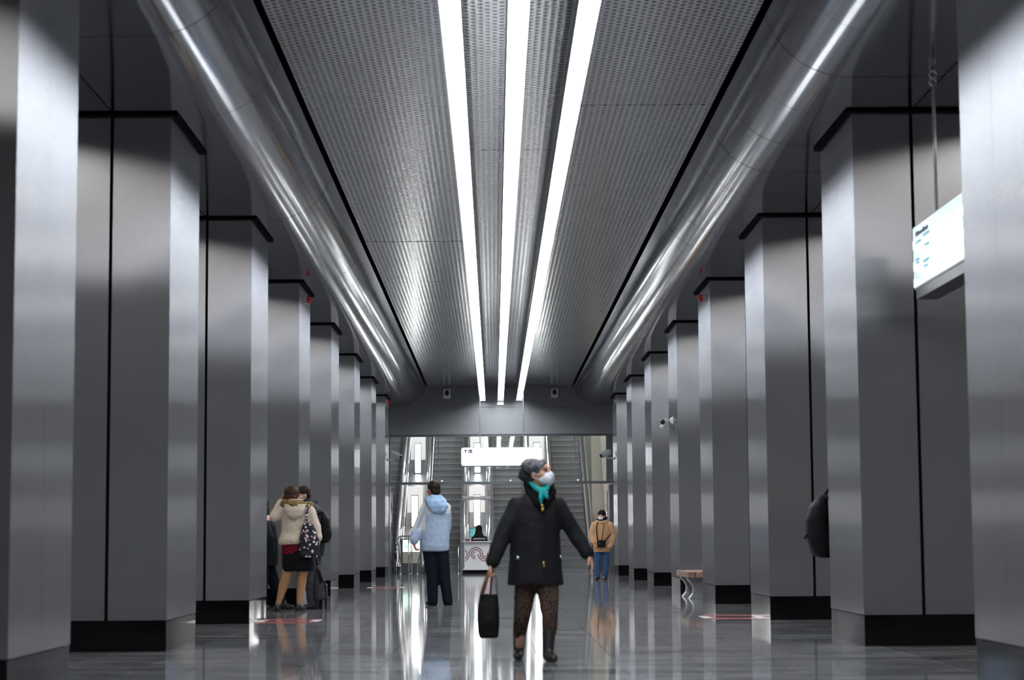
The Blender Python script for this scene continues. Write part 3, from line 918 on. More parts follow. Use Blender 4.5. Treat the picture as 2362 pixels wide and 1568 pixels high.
# ------------------------------------------------------------------ small fittings on pillars
def beacon(x, y, z, sgn, label, m='red'):
    b = thing('alarm_beacon', label, 'alarm light', (x, y, z), group='alarm beacons high on the pillars')
    MB().box((min(0, sgn * 0.06), -0.05, -0.06), (max(0, sgn * 0.06), 0.05, 0.06)).build('mount', 'housing', b)
    MB().lathe([(0, 0.055), (0.03, 0.055), (0.055, 0.04), (0.068, 0.015), (0.07, 0.0)], (sgn * 0.06, 0, 0), (sgn, 0, 0)).build('lens', m, b, True)
beacon(XL, 29.55, 4.53, 1, 'red alarm beacon high on the third pillar above the couple')
beacon(XR - 0.03, 29.55, 4.515, -1, 'red alarm beacon high on the third pillar above the bench')
beacon(XL, 52.3, 4.57, 1, 'red alarm beacon on the far pillar near the signal unit')
beacon(XR, 52.3, 4.53, -1, 'dark alarm beacon on the far pillar above the woman in tan', 'black')
cc = thing('security_camera', 'white bullet camera with black front on the fifth pillar, bench side', 'camera', (XR, 35.65, 3.05))
MB().lathe([(0, 0.07), (0.02, 0.07), (0.025, 0.05), (0.05, 0.05), (0.055, 0.03)], (0, 0, 0), (-1, 0, 0)).build('wall_mount', 'white_box', cc, True)
MB().tube([(-0.05, 0, 0), (-0.10, -0.02, 0.0), (-0.13, -0.04, -0.01)], 0.02).build('arm', 'white_box', cc, True)
MB().lathe([(-0.10, 0.0), (-0.098, 0.05), (0.09, 0.056), (0.10, 0.053)], (-0.165, -0.06, -0.02), (-0.35, -0.85, -0.1), 18).build('barrel', 'white_box', cc, True)
MB().lathe([(0.0, 0.050), (0.012, 0.046), (0.014, 0.0)], Vector((-0.165, -0.06, -0.02)) + Vector((-0.35, -0.85, -0.1)).normalized() * 0.097, (-0.35, -0.85, -0.1), 18).build('black_lens', 'black', cc, True)
MB().lathe([(-0.05, 0.0), (-0.048, 0.035), (0.05, 0.04), (0.055, 0.0)], (-0.19, -0.09, -0.09), (-0.4, -0.5, -0.5), 14).build('lower_lamp', 'white_box', cc, True)
def arm_cam(x, y, z, s, label):
    c = thing('security_camera', label, 'camera', (x, y, z), group='arm cameras on the last pillars')
    MB().lathe([(0, 0.045), (0.02, 0.045), (0.03, 0.03)], (0, 0, 0), (s, 0, 0), 12).build('wall_mount', 'housing', c, True)
    MB().tube([(s * 0.02, 0, 0), (s * 0.16, 0, 0.01), (s * 0.20, 0, 0.03), (s * 0.21, 0, 0.09)], 0.02).build('arm', 'housing', c, True)
    ax = Vector((s * 0.75, -0.6, -0.35)).normalized()
    q = MB().box((-0.06, -0.16, -0.055), (0.06, 0.16, 0.055)).box((-0.068, -0.19, 0.055), (0.068, 0.16, 0.066)).build('camera_body', 'housing', c, bevel=0.01)
    q.location = (s * 0.25, -0.02, 0.12)
    q.rotation_euler = Vector((0, -1, 0)).rotation_difference(ax).to_euler()
    gl = MB().box((-0.045, -0.166, -0.042), (0.045, -0.16, 0.042)).build('camera_window', 'black', q)
arm_cam(XR, 53.0, 3.08, -1, 'silver arm camera on the last pillar above the woman in tan')
arm_cam(XL, 53.0, 3.08, 1, 'silver arm camera on the last pillar near the signal unit')

# bench in the third gap
bn = thing('wooden_bench', 'slatted wooden bench on a flared metal pedestal behind the fourth pillar', 'bench', (3.28, 32.4, 0))
for k in range(4):
    MB().box((-0.25 + k * 0.127, -1.0, 0.335), (-0.25 + k * 0.127 + 0.119, 1.0, 0.425)).build('slat', 'wood1' if k % 2 else 'wood2', bn, bevel=0.006)
for y in (-0.55, 0.55):
    MB().prism([(-0.22, 0.30), (-0.17, 0.25), (-0.13, 0.17), (-0.14, 0.08), (-0.20, 0.0), (0.22, 0.0), (0.16, 0.08), (0.15, 0.17), (0.19, 0.25), (0.24, 0.30), (0.24, 0.334), (-0.22, 0.334)], 'y', y - 0.12, y + 0.12).build('pedestal', 'bench_leg', bn, bevel=0.004)

# floor stickers
def sticker(x, y, label, wd=0.66, ln=1.25):
    s = thing('floor_marker', label, 'floor sticker', (x, y, 0.0), group='red floor markers along the pillars')
    MB().box((-wd / 2, -ln / 2, 0.0005), (wd / 2, -ln / 2 + 0.32, 0.002)).build('red_band', 'red_paint', s)
    MB().box((-wd / 2, ln / 2 - 0.32, 0.0005), (wd / 2, ln / 2, 0.002)).build('red_band', 'red_paint', s)
    MB().box((-wd / 2 - 0.05, -ln / 2 + 0.34, 0.0005), (-wd / 2 + 0.06, ln / 2 - 0.34, 0.002)).box((wd / 2 - 0.06, -ln / 2 + 0.34, 0.0005), (wd / 2 + 0.05, ln / 2 - 0.34, 0.002)).build('white_band', 'white_paint', s)
sticker(-2.46, 24.05, 'red and white floor sticker in front of the embracing couple')
sticker(2.86, 24.2, 'red and white floor sticker near the third pillar on the bench side')
sticker(-2.2, 40.8, 'red and white floor sticker farther off past the man in blue')

# ------------------------------------------------------------------ people: clay that is grown into one continuous surface
class Clay:
    def __init__(self):
        self.mb = MB()
    def ell(self, c, r, R=None, n=16, m=10):
        v, fc = [], []
        R = R or Matrix.Identity(3)
        c = Vector(c)
        v.append(c + R @ Vector((0, 0, -r[2])))
        for i in range(1, m):
            ph = -math.pi / 2 + math.pi * i / m
            for k in range(n):
                th = 2 * math.pi * k / n
                v.append(c + R @ Vector((r[0] * math.cos(ph) * math.cos(th), r[1] * math.cos(ph) * math.sin(th), r[2] * math.sin(ph))))
        v.append(c + R @ Vector((0, 0, r[2])))
        for k in range(n):
            fc.append((0, 1 + (k + 1) % n, 1 + k))
            fc.append((len(v) - 1, 1 + (m - 2) * n + k, 1 + (m - 2) * n + (k + 1) % n))
        for i in range(m - 2):
            for k in range(n):
                fc.append((1 + i * n + k, 1 + i * n + (k + 1) % n, 1 + (i + 1) * n + (k + 1) % n, 1 + (i + 1) * n + k))
        self.mb.add(v, fc)
        return self
    def cap(self, a, b, ra, rb, n=12):
        a, b = Vector(a), Vector(b)
        ax = (b - a)
        ln = ax.length
        if ln < 1e-6:
            return self
        pr = []
        for k in range(5):
            t = math.radians(90 * k / 4)
            pr.append((-ra * math.cos(t), ra * math.sin(t)))
        for k in range(5):
            t = math.radians(90 * k / 4)
            pr.append((ln + rb * math.sin(t), rb * math.cos(t)))
        self.mb.lathe(pr, a, ax, n)
        return self
    def path(self, pts, rs, n=12):
        for i in range(len(pts) - 1):
            self.cap(pts[i], pts[i + 1], rs[i], rs[i + 1], n)
        return self
    def loft(self, rings, n=24, pw=2.0):
        """rings of (x, y, z, rx, ry), bottom to top or top to bottom; pw>2 squares the section"""
        v, fc = [], []
        for x, y, z, rx, ry in rings:
            for k in range(n):
                th = 2 * math.pi * k / n
                c, s = math.cos(th), math.sin(th)
                q = 2.0 / pw
                v.append((x + rx * math.copysign(abs(c) ** q, c), y + ry * math.copysign(abs(s) ** q, s), z))
        up = rings[-1][2] > rings[0][2]
        for i in range(len(rings) - 1):
            for k in range(n):
                q = (i * n + k, i * n + (k + 1) % n, (i + 1) * n + (k + 1) % n, (i + 1) * n + k)
                fc.append(q if up else q[::-1])
        a = tuple(range(n)); b = tuple((len(rings) - 1) * n + k for k in range(n))
        fc.append(a[::-1] if up else a)
        fc.append(b if up else b[::-1])
        self.mb.add(v, fc)
        return self
    def bake(self, name, m, parent, vox=0.012, sm=4, wob=0.0, wscale=6.0):
        me = self.mb.mesh(name)
        o = bpy.data.objects.new(name, me)
        COL.objects.link(o)
        r = o.modifiers.new('remesh', 'REMESH')
        r.mode = 'VOXEL'; r.voxel_size = vox
        s = o.modifiers.new('smooth', 'SMOOTH')
        s.factor = 0.5; s.iterations = sm
        if wob:
            tx = bpy.data.textures.new('folds', 'CLOUDS')
            tx.noise_scale = 1.0 / wscale
            d = o.modifiers.new('folds', 'DISPLACE')
            d.texture = tx; d.strength = wob; d.mid_level = 0.5
            d.texture_coords = 'LOCAL'
        dg = bpy.context.evaluated_depsgraph_get()
        new = bpy.data.meshes.new_from_object(o.evaluated_get(dg))
        bpy.data.objects.remove(o)
        new.name = name
        new.materials.clear()
        new.materials.append(M[m] if isinstance(m, str) else m)
        new.polygons.foreach_set('use_smooth', [True] * len(new.polygons))
        ob = bpy.data.objects.new(name, new)
        COL.objects.link(ob)
        ob.parent = parent
        return ob

def head_frame(c, yaw, pitch=0.0, roll=0.0):
    return Matrix.Translation(c) @ Matrix.Rotation(yaw, 4, 'Z') @ Matrix.Rotation(pitch, 4, 'X') @ Matrix.Rotation(roll, 4, 'Y')
def head(cl, F, s=1.0, neck=None):
    """face looks along -Y of frame F; origin at the middle of the head"""
    R = F.to_3x3()
    P = lambda x, y, z: F @ Vector((x * s, y * s, z * s))
    cl.ell(P(0, 0.012, 0.03), (0.074 * s, 0.094 * s, 0.092 * s), R)
    cl.ell(P(0, -0.02, -0.045), (0.060 * s, 0.072 * s, 0.072 * s), R)
    cl.ell(P(0, -0.078, -0.095), (0.026 * s, 0.022 * s, 0.020 * s), R)
    cl.cap(P(0, -0.088, 0.012), P(0, -0.108, -0.026), 0.010 * s, 0.014 * s)
    cl.cap(P(-0.014, -0.094, -0.030), P(0.014, -0.094, -0.030), 0.009 * s, 0.009 * s)
    cl.cap(P(-0.020, -0.084, -0.062), P(0.020, -0.084, -0.062), 0.009 * s, 0.009 * s)
    for q in (-1, 1):
        cl.cap(P(q * 0.018, -0.082, 0.034), P(q * 0.045, -0.070, 0.034), 0.010 * s, 0.010 * s)
        cl.ell(P(q * 0.050, -0.055, -0.02), (0.022 * s, 0.025 * s, 0.02 * s), R)
        cl.ell(P(q * 0.077, 0.012, -0.008), (0.010 * s, 0.019 * s, 0.030 * s), R)
    if neck is not None:
        cl.cap(P(0, 0.025, -0.06), neck, 0.052 * s, 0.060 * s)
def eyes(F, parent, s=1.0):
    for q in (-1, 1):
        c = Clay()
        c.ell(F @ Vector((q * 0.033 * s, -0.084 * s, 0.012 * s)), (0.015 * s, 0.008 * s, 0.008 * s), F.to_3x3(), 10, 6)
        c.mb.build('eye', 'eye', parent, True)
def face_mask(F, parent, s=1.0, m='mask', vox=0.006):
    R = F.to_3x3()
    P = lambda x, y, z: F @ Vector((x * s, y * s, z * s))
    c = Clay()
    c.ell(P(0, -0.058, -0.052), (0.064 * s, 0.058 * s, 0.054 * s), R)
    c.ell(P(0, -0.100, -0.035), (0.028 * s, 0.022 * s, 0.034 * s), R)
    for q in (-1, 1):
        c.cap(P(q * 0.056, -0.06, -0.03), P(q * 0.082, 0.01, 0.005), 0.005, 0.005, 6)
        c.cap(P(q * 0.052, -0.06, -0.075), P(q * 0.082, 0.01, -0.03), 0.005, 0.005, 6)
    return c.bake('face_mask', m, parent, vox, 3)
def hand(cl, wrist, d, pn, side, curl=0.5, s=1.0):
    """palm and five fingers; d points from the wrist to the fingers, pn is the way the palm faces, side=+1/-1 puts the thumb on that side"""
    w0 = Vector(wrist); d = Vector(d).normalized(); pn = Vector(pn)
    pn = (pn - d * pn.dot(d)).normalized()
    t = d.cross(pn).normalized() * side
    R = Matrix((t, d, pn)).transposed()
    cl.ell(w0 + d * 0.045 * s, (0.040 * s, 0.052 * s, 0.017 * s), R, 12, 8)
    cl.cap(w0 - d * 0.03 * s, w0 + d * 0.02 * s, 0.027 * s, 0.026 * s)
    for k, (off, ln) in enumerate(((0.030, 0.070), (0.010, 0.080), (-0.011, 0.075), (-0.031, 0.058))):
        p = w0 + d * 0.082 * s + t * off * s
        a = 0.0
        pts = [w0 + d * 0.05 * s + t * off * 0.8 * s, p]
        for j in range(3):
            a += curl * (0.7, 1.0, 0.8)[j]
            dd = d * math.cos(a) + pn * math.sin(a)
            p = p + dd * ln * s * (0.45, 0.32, 0.25)[j]
            pts.append(p)
        cl.path(pts, [0.010 * s, 0.0105 * s, 0.0095 * s, 0.0085 * s, 0.0075 * s], 8)
    p = w0 + d * 0.022 * s + t * 0.030 * s
    q = p + (d * 0.62 + t * 0.66 + pn * 0.3).normalized() * 0.042 * s
    e = q + (d * 0.85 + t * 0.15 + pn * 0.55).normalized() * 0.034 * s
    cl.path([p, q, e], [0.014 * s, 0.011 * s, 0.009 * s], 8)
def shoe(parent, heel, toe, name='shoe', m='boot', h=0.075, wd=0.043, top=None, vox=0.008):
    c = Clay()
    a, b = Vector(heel), Vector(toe)
    d = (b - a)
    u = Vector((0, 0, 1))
    c.cap(a + u * 0.034 + d * 0.08, a + u * 0.036 + d * 0.45, 0.034, wd * 0.9)
    c.cap(a + u * 0.036 + d * 0.45, b + u * 0.030 - d.normalized() * 0.035, wd, 0.032)
    c.cap(a + u * 0.05 + d * 0.14, a + u * (h + 0.02) + d * 0.20, 0.042, 0.042)
    if top:
        c.cap(a + u * h + d * 0.2, Vector(top), 0.046, 0.056)
    o = c.bake(name, m, parent, vox, 2)
    # flat sole
    for v in o.data.vertices:
        if v.co.z < a.z + 0.004:
            v.co.z = a.z + 0.002 if v.co.z < a.z + 0.002 else v.co.z
    return o
def frame_fn(px0, py0, k):
    """sketch units measured on the figure (pixels of its own height) to metres about its feet"""
    return lambda px, py, y=0.0: Vector(((px - px0) * k, y, (py0 - py) * k))

# --- walking woman in the black coat
q = frame_fn(1235, 1523, 0.003435)
W1 = thing('person', 'woman walking in black coat, grey hat, white mask and teal scarf, holding a bag', 'person', (0.308, 15.80, 0))
F = head_frame(q(1252, 1097, -0.01), math.radians(52), math.radians(-8), 0)
b = Clay()
head(b, F, 1.0, q(1248, 1150, 0.02))
b.loft([(0.02, 0.02, 0.72, 0.15, 0.11), (0.02, 0.02, 0.95, 0.13, 0.10), (0.02, 0.02, 1.15, 0.15, 0.10), (0.03, 0.02, 1.24, 0.11, 0.08)])
for a in (((1196, 1170), (1165, 1235), (1141, 1300), -0.04), ((1292, 1170), (1328, 1228), (1360, 1284), 0.06)):
    b.path([q(*a[0], 0.02), q(*a[1], a[3]), q(*a[2], a[3] - 0.05)], [0.05, 0.042, 0.03])
b.path([q(1222, 1335, 0.02), q(1208, 1425, 0.02), q(1202, 1490, 0.16)], [0.07, 0.045, 0.033])
b.path([q(1264, 1335, 0.0), q(1271, 1425, -0.10), q(1269, 1490, -0.10)], [0.07, 0.045, 0.033])
hand(b, q(1140, 1303, -0.09), (-0.25, -0.05, -1), (0.9, -0.3, -0.2), 1, 1.25, 0.92)
hand(b, q(1362, 1287, 0.0), (0.35, -0.1, -0.9), (-0.9, 0.1, -0.3), -1, 0.45, 0.92)
b.bake('body', 'skin', W1, 0.0065, 2)
eyes(F, W1)
face_mask(F, W1, 1.04)
c = Clay()
c.loft([(0.015, 0.02, q(0, 1352)[2], 0.222, 0.175), (0.015, 0.02, q(0, 1310)[2], 0.212, 0.17), (0.014, 0.02, q(0, 1270)[2], 0.200, 0.165),
        (0.016, 0.02, q(0, 1230)[2], 0.195, 0.16), (0.025, 0.02, q(0, 1195)[2], 0.195, 0.15), (0.035, 0.02, q(0, 1168)[2], 0.20, 0.13),
        (0.038, 0.02, q(0, 1152)[2], 0.15, 0.11), (0.042, 0.02, q(0, 1140)[2], 0.09, 0.09)])
c.path([q(1199, 1170, 0.02), q(1166, 1236, -0.04), q(1143, 1296, -0.09)], [0.078, 0.070, 0.062])
c.path([q(1289, 1170, 0.02), q(1327, 1228, 0.05), q(1357, 1279, 0.01)], [0.078, 0.066, 0.056])
coat = c.bake('coat', 'coat_black', W1, 0.012, 5, 0.018, 7)
# collar of dark fur, coat details
c = Clay()
c.path([q(1222, 1118, 0.06), q(1226, 1140, -0.02), q(1243, 1165, -0.10), q(1254, 1180, -0.13)], [0.030, 0.034, 0.030, 0.016])
c.path([q(1277, 1122, 0.05), q(1280, 1140, -0.03), q(1268, 1162, -0.10), q(1258, 1180, -0.13)], [0.028, 0.032, 0.028, 0.016])
c.path([q(1222, 1118, 0.06), q(1248, 1118, 0.12), q(1277, 1122, 0.05)], [0.03, 0.034, 0.028])
c.bake('collar', 'coat_fur', W1, 0.010, 2, 0.01, 30)
c = Clay()
c.path([q(1226, 1112, 0.03), q(1236, 1126, -0.06), q(1250, 1137, -0.11), q(1266, 1134, -0.10), q(1272, 1122, -0.06)], [0.016, 0.020, 0.024, 0.022, 0.016])
c.ell(q(1256, 1138, -0.135), (0.026, 0.02, 0.022))
c.path([q(1262, 1139, -0.14), q(1266, 1153, -0.16)], [0.018, 0.016])
c.path([q(1252, 1140, -0.14), q(1252, 1155, -0.16), q(1253, 1167, -0.165)], [0.016, 0.018, 0.010])
c.bake('scarf', 'teal', W1, 0.008, 2)
MB().tube([q(1254, 1168, -0.165), q(1256, 1177, -0.172)], 0.008, 8).tube([q(1256, 1177, -0.172), q(1256, 1184, -0.172)], 0.011, 8).build('zip_pull', 'gold', W1, True)
MB().tube([q(1255, 1182, -0.158), q(1256, 1240, -0.150), q(1258, 1300, -0.157), q(1260, 1312, -0.160)], 0.006, 6).build('zip', 'coat_black', W1, True)
MB().tube([q(1257, 1298, -0.166), q(1258, 1311, -0.168)], 0.007, 8).build('zip_slider', 'gold', W1, True)
MB().lathe([(0, 0.014), (0.008, 0.014), (0.012, 0.006)], q(1199, 1289, -0.133), (-0.3, -1, 0), 12).build('snap_button', 'chrome', W1, True)
MB().lathe([(0, 0.014), (0.008, 0.014), (0.012, 0.006)], q(1297, 1288, -0.060), (0.9, -0.6, 0), 12).build('snap_button', 'chrome', W1, True)
c = Clay()
c.ell(q(1237, 1082, 0.0), (0.105, 0.105, 0.066), Matrix.Rotation(math.radians(12), 3, 'Y'))
c.path([q(1257, 1078, -0.08), q(1243, 1094, -0.05), q(1236, 1108, -0.01)], [0.018, 0.026, 0.022])
c.path([q(1262, 1076, 0.0), q(1255, 1073, -0.06)], [0.03, 0.03])
c.bake('hat', 'hat_grey', W1, 0.009, 2, 0.012, 20)
c = Clay()
c.ell(q(1217, 1100, 0.03), (0.052, 0.06, 0.060))
c.ell(q(1229, 1112, 0.03), (0.04, 0.06, 0.045))
c.bake('hat_pompom', 'hat_dark', W1, 0.008, 1, 0.02, 30)
c = Clay()
c.path([q(1222, 1335, 0.02), q(1214, 1375, 0.02), q(1208, 1425, 0.02), q(1202, 1462, 0.12)], [0.100, 0.084, 0.068, 0.054])
c.path([q(1264, 1335, 0.0), q(1268, 1375, -0.05), q(1271, 1425, -0.10), q(1269, 1462, -0.10)], [0.100, 0.084, 0.066, 0.054])
c.ell(q(1243, 1325, 0.02), (0.16, 0.12, 0.10))
c.bake('trousers', 'brown', W1, 0.012, 4, 0.012, 10)
shoe(W1, (q(1202, 0)[0], 0.26, 0.0), (q(1196, 0)[0], 0.03, 0.0), 'boot', top=q(1203, 1452, 0.14), wd=0.045)
shoe(W1, (q(1262, 0)[0], -0.10, 0.0), (q(1281, 0)[0], -0.29, 0.0), 'boot', top=q(1269, 1452, -0.10), wd=0.05)
# her tote bag
TB = thing('tote_bag', 'black tote bag with reddish brown straps in the walking woman\'s hand', 'bag', (0.308 + q(1131, 0)[0], 15.80 - 0.10, 0.17))
qb = lambda px, py, y=0.0: q(px, py, y) - Vector((q(1131, 0)[0], 0, 0.17))
c = Clay()
c.loft([(0.0, 0, 0.012, 0.070, 0.045), (0, 0, 0.03, 0.080, 0.06), (-0.001, 0, 0.15, 0.088, 0.065), (0.0, 0, 0.25, 0.084, 0.05), (0.006, 0, 0.355, 0.070, 0.025)], 28, 3.0)
c.bake('bag_body', 'backpack', TB, 0.008, 3, 0.008, 12)
MB().tube([qb(1115, 1372, -0.02), qb(1124, 1342, -0.02), qb(1133, 1318, 0.0), qb(1137, 1306, 0.0), qb(1141, 1316, 0.0), qb(1138, 1342, 0.02), qb(1136, 1374, 0.0)], [0.009] * 7, 8).build('strap', 'strap_brown', TB, True)
MB().tube([qb(1119, 1372, -0.035), qb(1128, 1342, -0.03), qb(1135, 1318, -0.01), qb(1139, 1309, -0.01), qb(1142, 1320, -0.01), qb(1139, 1345, -0.02), qb(1135, 1374, -0.03)], [0.009] * 7, 8).build('strap', 'strap_brown', TB, True)
MB().tube([qb(1151, 1374, 0.0), qb(1151, 1345, 0.0), qb(1146, 1318, 0.0)], 0.003, 6).build('cord', 'black', TB, True)
c = Clay()
c.ell(qb(1118, 1371, 0.0), (0.024, 0.016, 0.018))
c.bake('blue_contents', 'blue_hood', TB, 0.006, 2)['label'] = 'bit of blue cloth at the mouth of the bag'

# --- man in the light blue fleece, seen from behind
q = frame_fn(1012, 1396, 0.006385)
W2 = thing('person', 'man seen from behind in light blue and white hooded jacket and navy trousers', 'person', (-0.816, 29.37, 0))
F = head_frame(q(1000, 1132, 0.0), math.radians(180 + 38), 0.02, 0)
F = head_frame(q(1000, 1132, 0.0), math.radians(-142), 0.02, 0)
b = Clay()
head(b, F, 1.02, q(1005, 1160, 0.0))
b.loft([(-0.03, 0, 0.85, 0.15, 0.11), (-0.03, 0, 1.1, 0.15, 0.11), (-0.025, 0, 1.33, 0.15, 0.10), (-0.03, 0, 1.45, 0.09, 0.08)])
b.path([q(987, 1176, 0.0), q(967, 1216, 0.03), q(955, 1250, -0.02)], [0.05, 0.045, 0.032])
b.path([q(1027, 1178, 0.02), q(1034, 1216, 0.10), q(1024, 1250, 0.18)], [0.055, 0.045, 0.032])
b.path([q(994, 1265, 0.0), q(999, 1330, 0.0), q(998, 1385, 0.0)], [0.09, 0.06, 0.045])
b.path([q(1020, 1265, 0.0), q(1026, 1330, 0.0), q(1033, 1385, 0.0)], [0.09, 0.06, 0.045])
hand(b, q(955.5, 1253, -0.03), (0.22, -0.1, -1), (1, 0.2, 0), -1, 0.75, 1.0)
b.bake('body', 'skin_red', W2, 0.008, 2)
c = Clay()
P = lambda x, y, z: F @ Vector((x, y, z))
c.ell(P(0, 0.024, 0.042), (0.092, 0.106, 0.096), F.to_3x3())
c.ell(P(0, 0.068, -0.02), (0.078, 0.055, 0.080), F.to_3x3())
c.bake('hair', 'hair', W2, 0.008, 1, 0.012, 40)
c = Clay()
c.loft([(q(1004, 0)[0], 0, q(0, 1273)[2], 0.20, 0.15), (q(1004, 0)[0], 0, q(0, 1262)[2], 0.212, 0.165), (q(1004, 0)[0], 0, q(0, 1235)[2], 0.212, 0.165), (q(1007, 0)[0], 0, q(0, 1205)[2], 0.20, 0.155),
        (q(1009, 0)[0], 0, q(0, 1180)[2], 0.195, 0.145), (q(1008, 0)[0], 0, q(0, 1166)[2], 0.18, 0.12), (q(1006, 0)[0], 0, q(0, 1152)[2], 0.10, 0.095)])
c.path([q(985, 1173, 0.0), q(967, 1216, 0.03), q(956, 1247, -0.03)], [0.085, 0.088, 0.070])
c.path([q(1029, 1174, 0.02), q(1031, 1216, 0.10), q(1022, 1248, 0.16)], [0.080, 0.075, 0.066])
c.bake('jacket', 'fleece', W2, 0.013, 5, 0.02, 7)
c = Clay()
c.loft([(q(1014, 0)[0], -0.135, q(0, 1189)[2], 0.05, 0.03), (q(1013, 0)[0], -0.15, q(0, 1182)[2], 0.11, 0.05), (q(1011, 0)[0], -0.135, q(0, 1170)[2], 0.155, 0.075), (q(1008, 0)[0], -0.10, q(0, 1158)[2], 0.16, 0.085), (q(1005, 0)[0], -0.06, q(0, 1150)[2], 0.12, 0.08)])
c.path([q(987, 1154, -0.04), q(1000, 1150, -0.10), q(1016, 1150, -0.08)], [0.045, 0.04, 0.04])
c.bake('hood', 'blue_hood', W2, 0.012, 3, 0.035, 9)
c = Clay()
c.path([q(989, 1158, 0.02), q(1000, 1147, -0.07), q(1014, 1150, -0.04), q(1018, 1158, 0.05)], [0.032, 0.03, 0.03, 0.03])
c.bake('collar', 'white_box', W2, 0.010, 2)
c = Clay()
c.path([q(991, 1262, 0.0), q(997, 1325, 0.0), q(998, 1389, 0.02)], [0.115, 0.090, 0.078])
c.path([q(1018, 1262, 0.0), q(1025, 1325, 0.0), q(1033, 1389, 0.02)], [0.115, 0.086, 0.076])
c.ell(q(1004, 1262, 0), (0.17, 0.13, 0.12))
c.bake('trousers', 'navy', W2, 0.013, 4, 0.014, 8)
shoe(W2, (q(1004, 0)[0], 0.02, 0), (q(981, 0)[0], 0.12, 0), wd=0.045)
shoe(W2, (q(1040, 0)[0], -0.01, 0), (q(1023, 0)[0], 0.16, 0), wd=0.045)

# --- woman in the cream jacket
q = frame_fn(665, 1409, 0.00598)
W3 = thing('person', 'woman seen from behind in cream jacket with fur hood, black skirt, tan tights', 'person', (-2.815, 27.47, 0))
F = head_frame(q(672, 1147, 0.02), math.radians(165), 0.15, 0)
b = Clay()
head(b, F, 0.98, q(677, 1180, 0.0))
b.loft([(q(686, 0)[0], 0, 0.68, 0.17, 0.12), (q(683, 0)[0], 0, 0.95, 0.15, 0.11), (q(680, 0)[0], 0, 1.25, 0.17, 0.10), (q(680, 0)[0], 0, 1.36, 0.1, 0.08)])
b.path([q(652, 1178, 0.0), q(630, 1192, -0.02), q(648, 1158, 0.02)], [0.05, 0.045, 0.032])
b.path([q(715, 1178, 0.0), q(730, 1218, 0.0), q(734, 1250, -0.05)], [0.05, 0.04, 0.03])
hand(b, q(649, 1156, 0.02), (0.35, 0.0, 1), (1, 0.1, -0.3), 1, 0.35, 0.95)
hand(b, q(734, 1252, -0.05), (0.0, -0.1, -1), (-1, 0, 0), -1, 0.7, 0.9)
b.bake('body', 'skin', W3, 0.008, 2)
c = Clay()
c.path([q(668, 1300, 0.0), q(661, 1330, -0.01), q(653, 1352, 0.01), q(642, 1392, 0.0)], [0.095, 0.068, 0.066, 0.036])
c.path([q(700, 1300, 0.0), q(696, 1330, -0.01), q(694, 1352, 0.01), q(689, 1392, 0.0)], [0.095, 0.068, 0.066, 0.036])
c.path([q(642, 1390, 0.0), q(637, 1403, 0.05)], [0.036, 0.03])
c.path([q(689, 1390, 0.0), q(692, 1403, 0.05)], [0.036, 0.03])
c.bake('tights', 'tights', W3, 0.010, 3)
c = Clay()
P = lambda x, y, z: F @ Vector((x, y, z))
c.ell(P(0, 0.024, 0.035), (0.108, 0.118, 0.103), F.to_3x3())
c.ell(P(0, 0.06, -0.05), (0.105, 0.075, 0.10), F.to_3x3())
c.bake('hair', 'hair_brown', W3, 0.009, 1, 0.014, 36)
c = Clay()
c.loft([(q(676, 0)[0], 0, q(0, 1258)[2], 0.20, 0.15), (q(677, 0)[0], 0, q(0, 1248)[2], 0.215, 0.165), (q(679, 0)[0], 0, q(0, 1232)[2], 0.19, 0.145), (q(682, 0)[0], 0, q(0, 1205)[2], 0.20, 0.15),
        (q(682, 0)[0], 0, q(0, 1185)[2], 0.205, 0.15), (q(681, 0)[0], 0, q(0, 1172)[2], 0.19, 0.13), (q(679, 0)[0], 0, q(0, 1160)[2], 0.12, 0.10)])
c.path([q(656, 1180, 0.0), q(632, 1195, -0.02), q(647, 1162, 0.02)], [0.085, 0.072, 0.055])
c.path([q(712, 1182, 0.0), q(727, 1218, 0.0), q(733, 1244, -0.04)], [0.085, 0.072, 0.06])
c.bake('jacket', 'cream_coat', W3, 0.012, 4, 0.022, 9)
c = Clay()
c.loft([(q(680, 0)[0], -0.150, q(0, 1201)[2], 0.05, 0.03), (q(681, 0)[0], -0.165, q(0, 1193)[2], 0.11, 0.045), (q(682, 0)[0], -0.155, q(0, 1180)[2], 0.145, 0.065), (q(682, 0)[0], -0.11, q(0, 1166)[2], 0.16, 0.08)])
c.bake('hood', 'cream_coat', W3, 0.011, 3)
c = Clay()
c.path([q(650, 1166, 0.03), q(660, 1164, -0.08), q(680, 1166, -0.15), q(700, 1170, -0.10), q(714, 1169, 0.02)], [0.055, 0.062, 0.066, 0.062, 0.052])
c.bake('fur_trim', 'fur', W3, 0.009, 0, 0.05, 26)
c = Clay()
c.path([q(665, 1161, -0.10), q(680, 1160, -0.14), q(696, 1161, -0.09)], [0.03, 0.035, 0.03])
c.bake('hood_lining', 'cream_coat', W3, 0.010, 2)
c = Clay()
c.loft([(q(684, 0)[0], 0, q(0, 1282)[2], 0.21, 0.14), (q(682, 0)[0], 0, q(0, 1250)[2], 0.19, 0.13)])
c.bake('plaid_shirt', 'plaid', W3, 0.012, 2)['label'] = 'red plaid shirt tail below the jacket'
c = Clay()
c.loft([(q(688, 0)[0], 0, q(0, 1319)[2], 0.215, 0.145), (q(687, 0)[0], 0, q(0, 1300)[2], 0.225, 0.155), (q(686, 0)[0], 0, q(0, 1272)[2], 0.205, 0.137)])
c.bake('skirt', 'skirt', W3, 0.012, 3, 0.01, 8)
shoe(W3, (q(642, 0)[0], -0.04, 0), (q(630, 0)[0], 0.14, 0), h=0.05, wd=0.04)
shoe(W3, (q(684, 0)[0], -0.03, 0), (q(702, 0)[0], 0.11, 0), h=0.05, wd=0.04)
